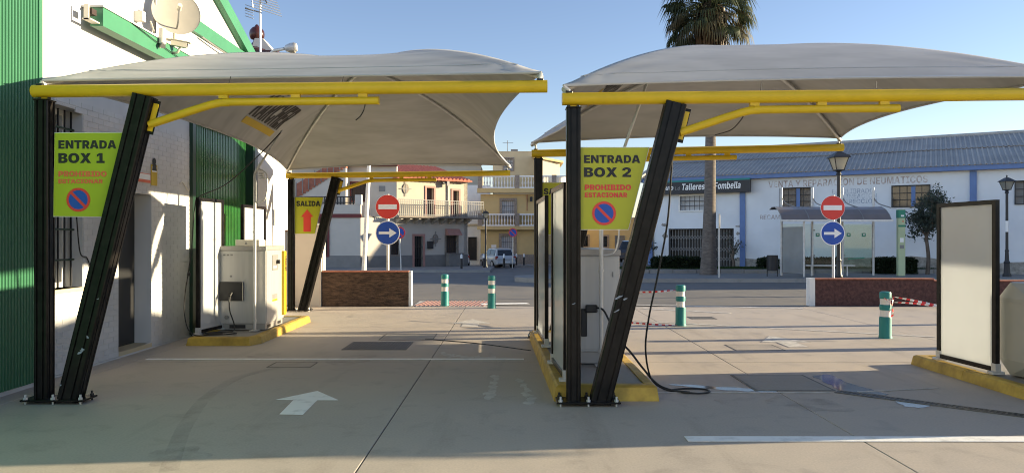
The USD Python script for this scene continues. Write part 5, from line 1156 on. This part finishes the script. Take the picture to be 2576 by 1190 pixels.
# ================================================================ PLANTS
def leafcloud(P, size, spread=.6, asp=2.2):
    n = len(P); a = R.normal(size=(n, 3)); a /= np.linalg.norm(a, axis=1, keepdims=True); b = np.cross(a, R.normal(size=(n, 3))); b /= np.linalg.norm(b, axis=1, keepdims=True)
    s = size * R.uniform(.6, 1.3, n)[:, None]; l = a * s * asp / 2; w = b * s / 2
    V = np.stack([P - l, P + w, P + l, P - w], 1).reshape(-1, 3); i = np.arange(n)[:, None] * 4
    return trimesh.Trimesh(V, np.vstack([i + [0, 1, 2], i + [0, 2, 3]]), process=False)
def hedge(label, x0, x1, y0, y1, z0, z1, n=5200):
    t = thing('clipped_hedge', label, 'hedge', ((x0 + x1) / 2, (y0 + y1) / 2, z0))
    part(t, 'core', cbox(x0 + .07, x1 - .07, y0 + .07, y1 - .07, z0, z1 - .07, .12), M['wood_dark'])
    P = R.uniform([x0, y0, z0], [x1, y1, z1], (n, 3)); f = R.integers(0, 4, n)
    P[f == 0, 1] = y0 + R.normal(0, .03, (f == 0).sum()); P[f == 1, 2] = z1 + R.normal(0, .035, (f == 1).sum()); P[f == 2, 0] = np.where(R.random((f == 2).sum()) < .5, x0, x1) + R.normal(0, .03, (f == 2).sum())
    P[f == 3, 1] = y0 + .05 + R.normal(0, .03, (f == 3).sum())
    part(t, 'foliage', leafcloud(P, .05), M['hedge'], kind='stuff')
hY = 31.6
x0, x1 = W(1648, 0, hY)[0], W(1764, 0, hY)[0]; hedge('low clipped hedge left of the palm trunk before the workshop grille', x0, x1, hY, hY + .8, .22, 1.0 - .3 + .05 + .0)
x0, x1 = W(2217, 0, 30.2)[0], W(2310, 0, 30.2)[0]; hedge('low rounded hedge under the small olive tree', x0, x1, 30.3 + 0, 31.0, .12, .74)
x0, x1 = W(1916, 0, 31.6)[0], W(1958, 0, 31.6)[0]; hedge('small clipped hedge behind the litter bin', x0, x1, 31.6, 32.2, .22, .70, 2200)
x0, x1 = W(2010, 0, 32.0)[0], W(2110, 0, 32.0)[0]; hedge('long low hedge seen through the bus shelter glass', x0, x1, 31.7, 32.2, .22, .72, 2600)
# palm
pm = thing('palm_tree', 'tall fan palm with shaggy dry skirt standing before the workshop', 'palm tree', (7.98, 29.9, .13))
pc = np.array([7.98, 29.9, 0])
tz = np.r_[.05, .3, .8, 1.4, np.arange(2.0, 10.4, .28)]; tr = np.interp(tz, [.05, .5, 1.3, 3, 6, 10.2], [.36, .32, .285, .235, .205, .21]) * (1 + .025 * np.sin(np.arange(len(tz)) * 2.4))
part(pm, 'trunk', pipe(np.c_[pc[0] + .10 * np.sin(tz * .22), pc[1] + 0 * tz, tz], tr, 18), M['bark'], smooth=50)
ctr = pc + [.10 * math.sin(10.6 * .22), 0, 11.0]
# dead skirt
for i in range(240):
    az = R.uniform(0, 2 * PI); r0 = R.uniform(.34, .60); zt_ = R.uniform(10.2, 11.2); L = R.uniform(.9, 1.5); w = R.uniform(.05, .14)
    dv = np.array([math.cos(az), math.sin(az), 0]); sv = np.array([-dv[1], dv[0], 0]); b = np.array([ctr[0], ctr[1], zt_])
    p = [b + dv * r0 * .6, b + dv * (r0 + .13) - [0, 0, L * .3], b + dv * (r0 + .10) - [0, 0, L * .7], b + dv * (r0 + .06) - [0, 0, L]]
    V = []; 
    for q, ww in zip(p, (1, 1, .8, .35)): V += [q - sv * w * ww * .5, q + sv * w * ww * .5]
    part(pm, 'dead_leaf', trimesh.Trimesh(np.array(V), np.array([(0, 1, 3), (0, 3, 2), (2, 3, 5), (2, 5, 4), (4, 5, 7), (4, 7, 6)]), process=False), M['palm_dead'])
def frond(az, el, Lp, Lb, mt, droop):
    dv = np.array([math.cos(az) * math.cos(el), math.sin(az) * math.cos(el), math.sin(el)]); sv = unit(np.cross(dv, [0, 0, 1])); uv = np.cross(sv, dv)
    tip = ctr + dv * Lp - np.array([0, 0, droop * Lp * .35]); ms = [pipe(curve([ctr + dv * .15, ctr + dv * Lp * .55, tip], 3), [.03] * 3 + [.02] * 4, 5)]
    d2 = unit(dv - np.array([0, 0, droop * .7])); V, F = [], []
    for j in range(22):
        a = (j / 21 - .5) * 3.5; bd = unit(d2 * math.cos(a) + sv * math.sin(a) + uv * .12); L = Lb * (1 - .28 * abs(a) / 1.75) * R.uniform(.85, 1.12)
        w = .035; wv = unit(np.cross(bd, uv + .3 * sv)); m = tip + bd * L * .55; e = m + unit(bd * .55 - np.array([0, 0, 1.0]) * (.55 + droop * .9)) * L * .55
        i = len(V); V += [tip - wv * .006, tip + wv * .006, m - wv * w, m + wv * w, e]; F += [(i, i + 1, i + 3), (i, i + 3, i + 2), (i + 2, i + 3, i + 4)]
    return cat_(ms + [trimesh.Trimesh(np.array(V), np.array(F), process=False)])
for i in range(92):
    az = i * 2.39996 + R.uniform(-.2, .2); f = (i + .5) / 92; el = math.radians(-34 + 108 * f) + R.uniform(-.12, .12)
    mt = 'palm_dry' if f < .30 and R.random() < .75 else 'palm_leaf'
    part(pm, 'frond', frond(az, el, R.uniform(1.1, 1.5), R.uniform(.9, 1.15), mt, np.clip(1.05 - f * .9, .15, 1)), M[mt])
# olive
def broadleaf(name, label, base, ht, cr, leaf, n, mt, nb=7, cat='tree', sparse=.0, leaves=True):
    t = thing(name, label, cat, base); b = np.array(base, float); top = b + [0, 0, ht]; ms = [pipe(curve([b, b + [.04, 0, ht * .2], b + [-.03, .02, ht * .42], b + [0, 0, ht * .55]], 4), np.linspace(.085, .05, 13) * (1.0 if leaves else 2.0), 9)]
    tips = []
    for i in range(nb):
        az = i * 2.4 + R.uniform(-.3, .3); st = b + [0, 0, ht * R.uniform(.40, .56)]; e = b + np.array([math.cos(az) * cr * R.uniform(.4, .9), math.sin(az) * cr * R.uniform(.4, .9), ht * R.uniform(.62, .98)])
        m_ = (st + e) / 2 + R.normal(0, .08, 3); c = curve([st, m_, e], 4); ms.append(pipe(c, np.linspace(.035, .008, len(c)), 6)); tips += [m_, e, (m_ + e) / 2]
        for _ in range(3): q = c[R.integers(3, len(c))]; e2 = q + R.normal(0, cr * .3, 3); ms.append(tube(q, e2, .011, 5, .004)); tips.append(e2)
    part(t, 'trunk', ms, M['bark2'], smooth=50)
    if leaves:
        tips = np.array(tips); P = tips[R.integers(0, len(tips), n)] + R.normal(0, cr * .17, (n, 3)) * [1, 1, 1.1]
        part(t, 'crown', leafcloud(P, leaf, asp=2.6), M[mt], kind='stuff')
    return t
broadleaf('olive_tree', 'small olive tree with airy grey green crown before the workshop windows', W(2333, 692, 30.2) * [1, 1, 0] + [0, 0, .12], 3.6, .74, .06, 3300, 'olive', nb=11)
broadleaf('sapling', 'leggy shrub growing against the grille of the workshop beside the palm', PW.pt(PW.pix(1850, 650)[0], .1, .5), 1.5, .55, .05, 160, 'olive', nb=5, cat='shrub')
broadleaf('sapling', 'leafy shrub at the left corner of the workshop by the dark car', np.array(W(1620, 690, 37.0)) * [1, 1, 0] + [0, 0, .1], 1.5, .45, .06, 420, 'olive', nb=6, cat='shrub')
broadleaf('bare_tree', 'leafless young tree standing right of the right island', (9.4, 11.15, 0), 3.6, 1.3, .06, 0, 'olive', nb=9, leaves=False)

# ================================================================ STREET FURNITURE
def lantern_post(label, base, H, s=1.0):
    b = np.array(base, float); t = thing('street_lamp', label, 'street lamp', base, None); zl = H - .62 * s
    part(t, 'post', lathe([(.15, 0), (.15, .08), (.11, .14), (.09, .5), (.115, .54), (.075, .62), (.06, .95), (.075, .99), (.052, 1.05), (.045, zl - .1), (.075, zl - .06), (.05, zl), (.09, zl + .03), (.001, zl + .04)], 14, b), M['iron'], smooth=40)
    o = b + [0, 0, zl + .04]
    def sq(r, z): return [(o[0] + a * r, o[1] + c * r, o[2] + z) for a, c in ((-1, -1), (1, -1), (1, 1), (-1, 1))]
    part(t, 'lantern_glass', hull(sq(.10 * s, .02) + sq(.185 * s, .36 * s)), M['lamp_glass'])
    A, B = sq(.105 * s, .02), sq(.195 * s, .36 * s)
    for i in range(4): part(t, 'lantern_bar', tube(A[i], B[i], .013, 5), M['iron'])
    part(t, 'lantern_base', hull(sq(.12 * s, 0) + sq(.12 * s, .03)), M['iron'])
    part(t, 'lantern_roof', hull(sq(.245 * s, .36 * s) + sq(.235 * s, .39 * s) + sq(.10 * s, .50 * s) + sq(.05 * s, .54 * s)), M['iron'])
    part(t, 'finial', lathe([(.03, 0), (.02, .03), (.035, .06), (.012, .10), (.001, .12)], 8, o + [0, 0, .53 * s]), M['iron'], smooth=50)
    return t
lantern_post('black lantern lamp rising behind the right no entry sign', (W(2110, 0, 20.6)[0], 20.6, 0), 4.08)
lp = lantern_post('black lantern lamp at the far right beside the white panel', (W(2533, 0, 28.4)[0], 28.4, .13), 3.85, .9)
lantern_post('black lantern lamp before the yellow house', (W(1222, 0, 47)[0], 47, -.32), 3.7, .9)
part(lp, 'poster', tube(np.array(lp.loc) + [0, 0, 1.72], np.array(lp.loc) + [0, 0, 2.15], .056, 12), M['sign_white'])
def signpost(label, base, H, tilt, face, r=.28):
    b = np.array(base, float); t = thing('road_sign', label, 'road sign', base, rot=0); top = b + [tilt, 0, H]
    part(t, 'pole', tube(b, top, .03, 8), M['galv'], smooth=40); c, s_ = math.cos(face), math.sin(face); o = top + np.array([0, -.04, -.28])
    part(t, 'disc', ext(circle(r, 28), .02, o, (c, s_, 0)), M['iron_grey'] if face else M['sign_blue'])
    if not face:
        n = np.array([0, -.021, 0]); part(t, 'ring', ext(circle(r, 28).difference(circle(r * .8, 28)), .004, o + n), M['sign_red']); part(t, 'slash', ext(affinity.rotate(sbox(-r * .82, -r * .1, r * .82, r * .1), -45, origin=(0, 0)), .003, o + n), M['sign_red'])
signpost('grey back of a round sign on a thin pole right of the palm trunk', (W(1809, 0, 27.6)[0], 27.6, .13), 2.4, 0, 1.25)
signpost('small no parking sign before the yellow house', (W(1289, 0, 47)[0], 47, -.32), 2.55, .03, 0)
signpost('no parking sign half hidden behind the left blue arrow sign', (W(1010, 0, 33)[0], 33, -.12), 2.25, -.1, 0)
def cap_bollard(label, px, Y):
    b = np.array([W(px, 0, Y)[0], Y, terrain(W(px, 0, Y)[0], Y) + (.12 if Y > 40 else 0)]); return b
cb = None
for px, Y, lab in ((1161, 43.0, 'small black bollard nearest the corner house'), (1217, 46.0, 'small black bollard at the foot of the lantern lamp'), (1268, 46.5, 'small black bollard in front of the silver car'), (1299, 53.8, 'small black bollard right behind the no parking sign'), (1318, 54.2, 'small black bollard before the plinth of the yellow house')):
    b = cap_bollard('', px, Y)
    if cb is None:
        cb = thing('street_bollard', lab, 'bollard', b, 'small black white-topped bollards by the houses')
        part(cb, 'post', lathe([(.001, 0), (.07, 0), (.065, .6), (.001, .6)], 10, b), M['iron'], smooth=40); part(cb, 'top', lathe([(.001, .6), (.07, .6), (.07, .76), (.04, .84), (.001, .86)], 10, b), M['sign_white'], smooth=40)
    else: dup(cb, b, lab)
# bus shelter
bs = thing('bus_shelter', 'glass bus shelter with smoked barrel roof before the workshop', 'bus shelter', (12.5, 28.8, .13))
YB_, YF = 29.3, 28.0
px_ = [1966, 2043, 2119, 2197]; pxs = [W(p, 0, YB_)[0] for p in px_]; zt_ = 3.62
for x in pxs:
    part(bs, 'post', tube((x, YB_, .13), (x, YB_, zt_), .05, 10), M['galv'], smooth=40)
    part(bs, 'roof_arm', pipe(curve([(x, YB_, 3.25), (x + .12, YB_ - .18, 2.98), (x + .45, YB_ - .5, 2.80)], 5), .022, 6), M['iron_grey'])
xl, xr = W(1968, 0, YF)[0], W(2243, 0, YF)[0]
arc = [(YB_ + .05, 2.74), (YB_ - .18, 2.82), (YB_ - .5, 2.82), (YB_ - .85, 2.70), (YB_ - 1.12, 2.50), (YB_ - 1.28, 2.30)]
n4 = 4
for i in range(n4):
    a, b = xl + (xr - xl) * i / n4 + .015, xl + (xr - xl) * (i + 1) / n4 - .015
    V = [(x, y, z + dz) for dz in (0, .015) for x in (a, b) for y, z in arc]; m = len(arc); F = []
    for o_, fl in ((0, 1), (2 * m, 0)):
        for j in range(m - 1): q = [o_ + j, o_ + j + 1, o_ + m + j + 1, o_ + m + j]; q = q[::-1] if fl else q; F += [(q[0], q[1], q[2]), (q[0], q[2], q[3])]
    part(bs, 'roof_panel', trimesh.Trimesh(np.array(V), np.array(F), process=False), M['poly'])
for i in range(n4 + 1): x = xl + (xr - xl) * i / n4; part(bs, 'roof_rib', pipe([(x, y, z + .01) for y, z in arc], .022, 6), M['iron_grey'])
part(bs, 'gutter', [box(xl - .03, xr + .05, YB_ - 1.34, YB_ - 1.24, 2.24, 2.32)], M['galv'])
for i in range(3):
    a, b = pxs[i] + .06, pxs[i + 1] - .06
    part(bs, 'glass_panel', box(a, b, YB_ - .006, YB_ + .006, .38, 2.18) if i < 2 else box(a, b, YB_ - .006, YB_ + .006, .28, 2.18), M['glass'])
    part(bs, 'fitting', [box(a - .04, a + .05, YB_ - .02, YB_ + .02, z, z + .05) for z in (.9, 1.9)], M['iron_grey'])
part(bs, 'glass_panel', box(pxs[2] + .07, pxs[3] - .07, YB_ - .012, YB_ - .008, .30, 2.14), M['glass'], label='greenish glass panel')
xe = W(2003, 0, YF)[0]
part(bs, 'post', tube((pxs[0] + .42, YF + .1, .13), (pxs[0] + .42, YF + .1, 2.3), .04, 10), M['galv'], smooth=40)
part(bs, 'end_panel', hexa([p + n * .008 + np.array([0, 0, z]) for z in (.25, 2.05) for n in (np.array([.95, .3, 0]), -np.array([.95, .3, 0])) for p in (np.array([pxs[0] + .03, YB_ - .05, 0]), np.array([pxs[0] + .40, YF + .16, 0]))]), M['frosted'])
for px, fx_ in ((2015, 0), (2057, 0), (2135, 0), (2173, 0)):
    o = W(px, 591, YB_ - .02); st = part(bs, 'sticker', box(o[0] - .075, o[0] + .075, YB_ - .022, YB_ - .014, o[2] - .07, o[2] + .07), M['totem_head']); part(st, 'sticker_symbol', box(o[0] - .035, o[0] + .035, YB_ - .024, YB_ - .0225, o[2] - .02, o[2] + .03), M['sign_white'])
o = W(2154, 650, YB_ - .02); part(bs, 'sticker', hexa([(o[0] + a, YB_ - .02 + q, o[2] + a * .06 + z) for z in (-.02, .02) for q in (0, .003) for a in (-.33, .33)]), M['totem_head'], label='long green strip on the glass')
part(bs, 'bench', [box(W(2024, 0, 28.9)[0], W(2147, 0, 28.9)[0], 28.75, 29.1, .52, .56)], M['galv']); 
for x in (W(2040, 0, 28.9)[0], W(2130, 0, 28.9)[0]): part(bs, 'bench_leg', box(x, x + .05, 28.9, 28.95, .13, .52), M['galv'])
tm = thing('bus_stop_totem', 'tall pale green bus stop column right of the shelter', 'bus stop sign', (15.3, 29.0, .13))
a, b = W(2258, 0, 29)[0], W(2276, 0, 29)[0]
part(tm, 'column', cbox(a, b, 28.95, 29.1, .1, 2.74, .01), M['totem'])
part(tm, 'head', cbox(a - .005, b + .005, 28.94, 29.11, 2.40, 2.72, .008), M['totem_head']); part(tm, 'head_symbol', box(a + .1, b - .06, 28.935, 28.939, 2.46, 2.52), M['sign_white'])
part(tm, 'band', box(a - .002, b + .002, 28.944, 28.95, 2.05, 2.13), M['totem_head']); part(tm, 'notice', box(a + .07, b - .07, 28.945, 28.95, 1.45, 1.62), M['sign_white'])
part(tm, 'notice', box(a + .06, b - .06, 28.945, 28.95, 1.2, 1.34), M['iron_grey'], label='grey timetable plate'); part(tm, 'route_mark', box(b - .12, b - .07, 28.945, 28.95, 2.24, 2.30), M['sign_orange'])
lb_ = thing('litter_bin', 'dark litter bin on legs at the left end of the bus shelter', 'litter bin', (W(1943, 0, 28.5)[0], 28.5, .13))
o = np.array(lb_.loc)
part(lb_, 'bin', lathe([(.001, .22), (.17, .22), (.20, .80), (.215, .82), (.19, .82), (.18, .76), (.001, .74)], 16, o), M['iron'], smooth=40)
for s_ in (-1, 1): part(lb_, 'leg', tube(o + [s_ * .2, 0, 0], o + [s_ * .2, 0, .82], .018, 6), M['iron'])
part(lb_, 'pivot', tube(o + [-.22, 0, .6], o + [.22, 0, .6], .014, 6), M['iron'])

# ================================================================ CARS
def car(label, loc, head, paint, sc=1.0):
    """hatchback: +x forward, built about the origin of the ground under its middle"""
    t = thing('parked_car', label, 'car', loc, rot=head); L, Wd = 3.85 * sc, 1.66 * sc; h = lambda f: f * sc
    def st(x, pts): return [(x * sc, s * y * sc, z * sc) for y, z in pts for s in (-1, 1)]
    low = [(.70, .22), (.80, .36), (.83, .60), (.80, .84), (.74, .88)]
    bodyp = st(-1.72, [(.72, .26), (.80, .45), (.80, .80), (.72, .90)]) + st(-1.90, [(.62, .34), (.70, .50), (.70, .70)]) + st(1.45, low) + st(-.5, [(.76, .2), (.83, .5), (.83, .72), (.80, .9)]) + st(1.80, [(.62, .30), (.70, .46), (.62, .68)]) + st(1.92, [(.50, .36), (.55, .55)]) + st(1.0, [(.74, .86), (.6, .93)])
    L_ = lambda *a, **k: part(t, *a, local=True, **k)
    bd = L_('body', hull(bodyp), M[paint], smooth=35)
    cabb = [(-1.74, .74, .86), (.95, .76, .86)]; cab = [(-1.74 * sc, s * .74 * sc, .86 * sc) for s in (-1, 1)] + [(.98 * sc, s * .74 * sc, .86 * sc) for s in (-1, 1)] + [(-1.45 * sc, s * .58 * sc, 1.40 * sc) for s in (-1, 1)] + [(.12 * sc, s * .58 * sc, 1.42 * sc) for s in (-1, 1)] + [(-1.2 * sc, s * .50 * sc, 1.46 * sc) for s in (-1, 1)] + [(-.1 * sc, s * .50 * sc, 1.47 * sc) for s in (-1, 1)]
    L_('roof', hull(cab), M[paint], smooth=35)
    def quad(p, off): 
        p = np.array(p) * sc; n = unit(np.cross(p[1] - p[0], p[2] - p[0])); return hull(np.vstack([p + n * off, p - n * .01]))
    L_('rear_window', quad([(-1.725, -.60, .94), (-1.50, -.52, 1.34), (-1.50, .52, 1.34), (-1.725, .60, .94)], -.012), M['glass_dark'])
    L_('windscreen', quad([(.88, -.62, .93), (.20, -.53, 1.38), (.20, .53, 1.38), (.88, .62, .93)], .012), M['glass_dark'])
    for s in (-1, 1):
        L_('side_window', quad([(-1.45, s * .735, .93), (-1.30, s * .60, 1.34), (-.50, s * .60, 1.36), (-.50, s * .735, .93)], .016 * s), M['glass_dark'])
        L_('side_window', quad([(-.42, s * .735, .93), (-.42, s * .60, 1.36), (.10, s * .60, 1.36), (.75, s * .735, .93)], .016 * s), M['glass_dark'])
        L_('tail_lamp', cbox(-1.86 * sc, -1.68 * sc, s * .60 * sc, s * .79 * sc, .62 * sc, .88 * sc, .03), M['tail'])
        L_('headlight', cbox(1.66 * sc, 1.80 * sc, s * .42 * sc, s * .68 * sc, .56 * sc, .70 * sc, .03), M['lamp_glass'])
        L_('mirror', cbox(.62 * sc, .74 * sc, s * .80 * sc, s * .98 * sc, .90 * sc, 1.02 * sc, .02), M[paint])
        for x in (-1.15, 1.18):
            y0 = s * .66
            w = L_('wheel', tube((x * sc, y0 * sc, .29 * sc), (x * sc, s * .845 * sc, .29 * sc), .29 * sc, 20), M['tyre'], smooth=40)
            part(w, 'rim', tube((x * sc, s * .83 * sc, .29 * sc), (x * sc, s * .855 * sc, .29 * sc), .18 * sc, 14), M['galv'], local=True, smooth=40)
    L_('bumper', cbox(-1.96 * sc, -1.70 * sc, -.74 * sc, .74 * sc, .30 * sc, .52 * sc, .05), M[paint]); L_('number_plate', box(-1.985 * sc, -1.962 * sc, -.26 * sc, .26 * sc, .40 * sc, .50 * sc), M['sign_white']); L_('front_bumper', cbox(1.72 * sc, 1.95 * sc, -.66 * sc, .66 * sc, .28 * sc, .48 * sc, .05), M[paint])
    return t
zc = lambda x, y: float(terrain(x, y)) - .01
X = W(1262, 0, 51)[0]; car('silver hatchback parked rear towards us before the yellow house', (X - .35, 52.2, zc(X, 52)), math.radians(112), 'car_white', .95)
X = W(1170, 0, 56.5)[0]; car('silver car mostly hidden behind the corner house, only its tail showing', (X - .6, 56.5, zc(X, 56)), math.radians(100), 'car_white', .95)
X = W(1598, 0, 48)[0]; car('dark car half hidden behind the slanted post of the second bay', (X, 48.0, zc(X, 48)), math.radians(70), 'car_dark', 1.0)
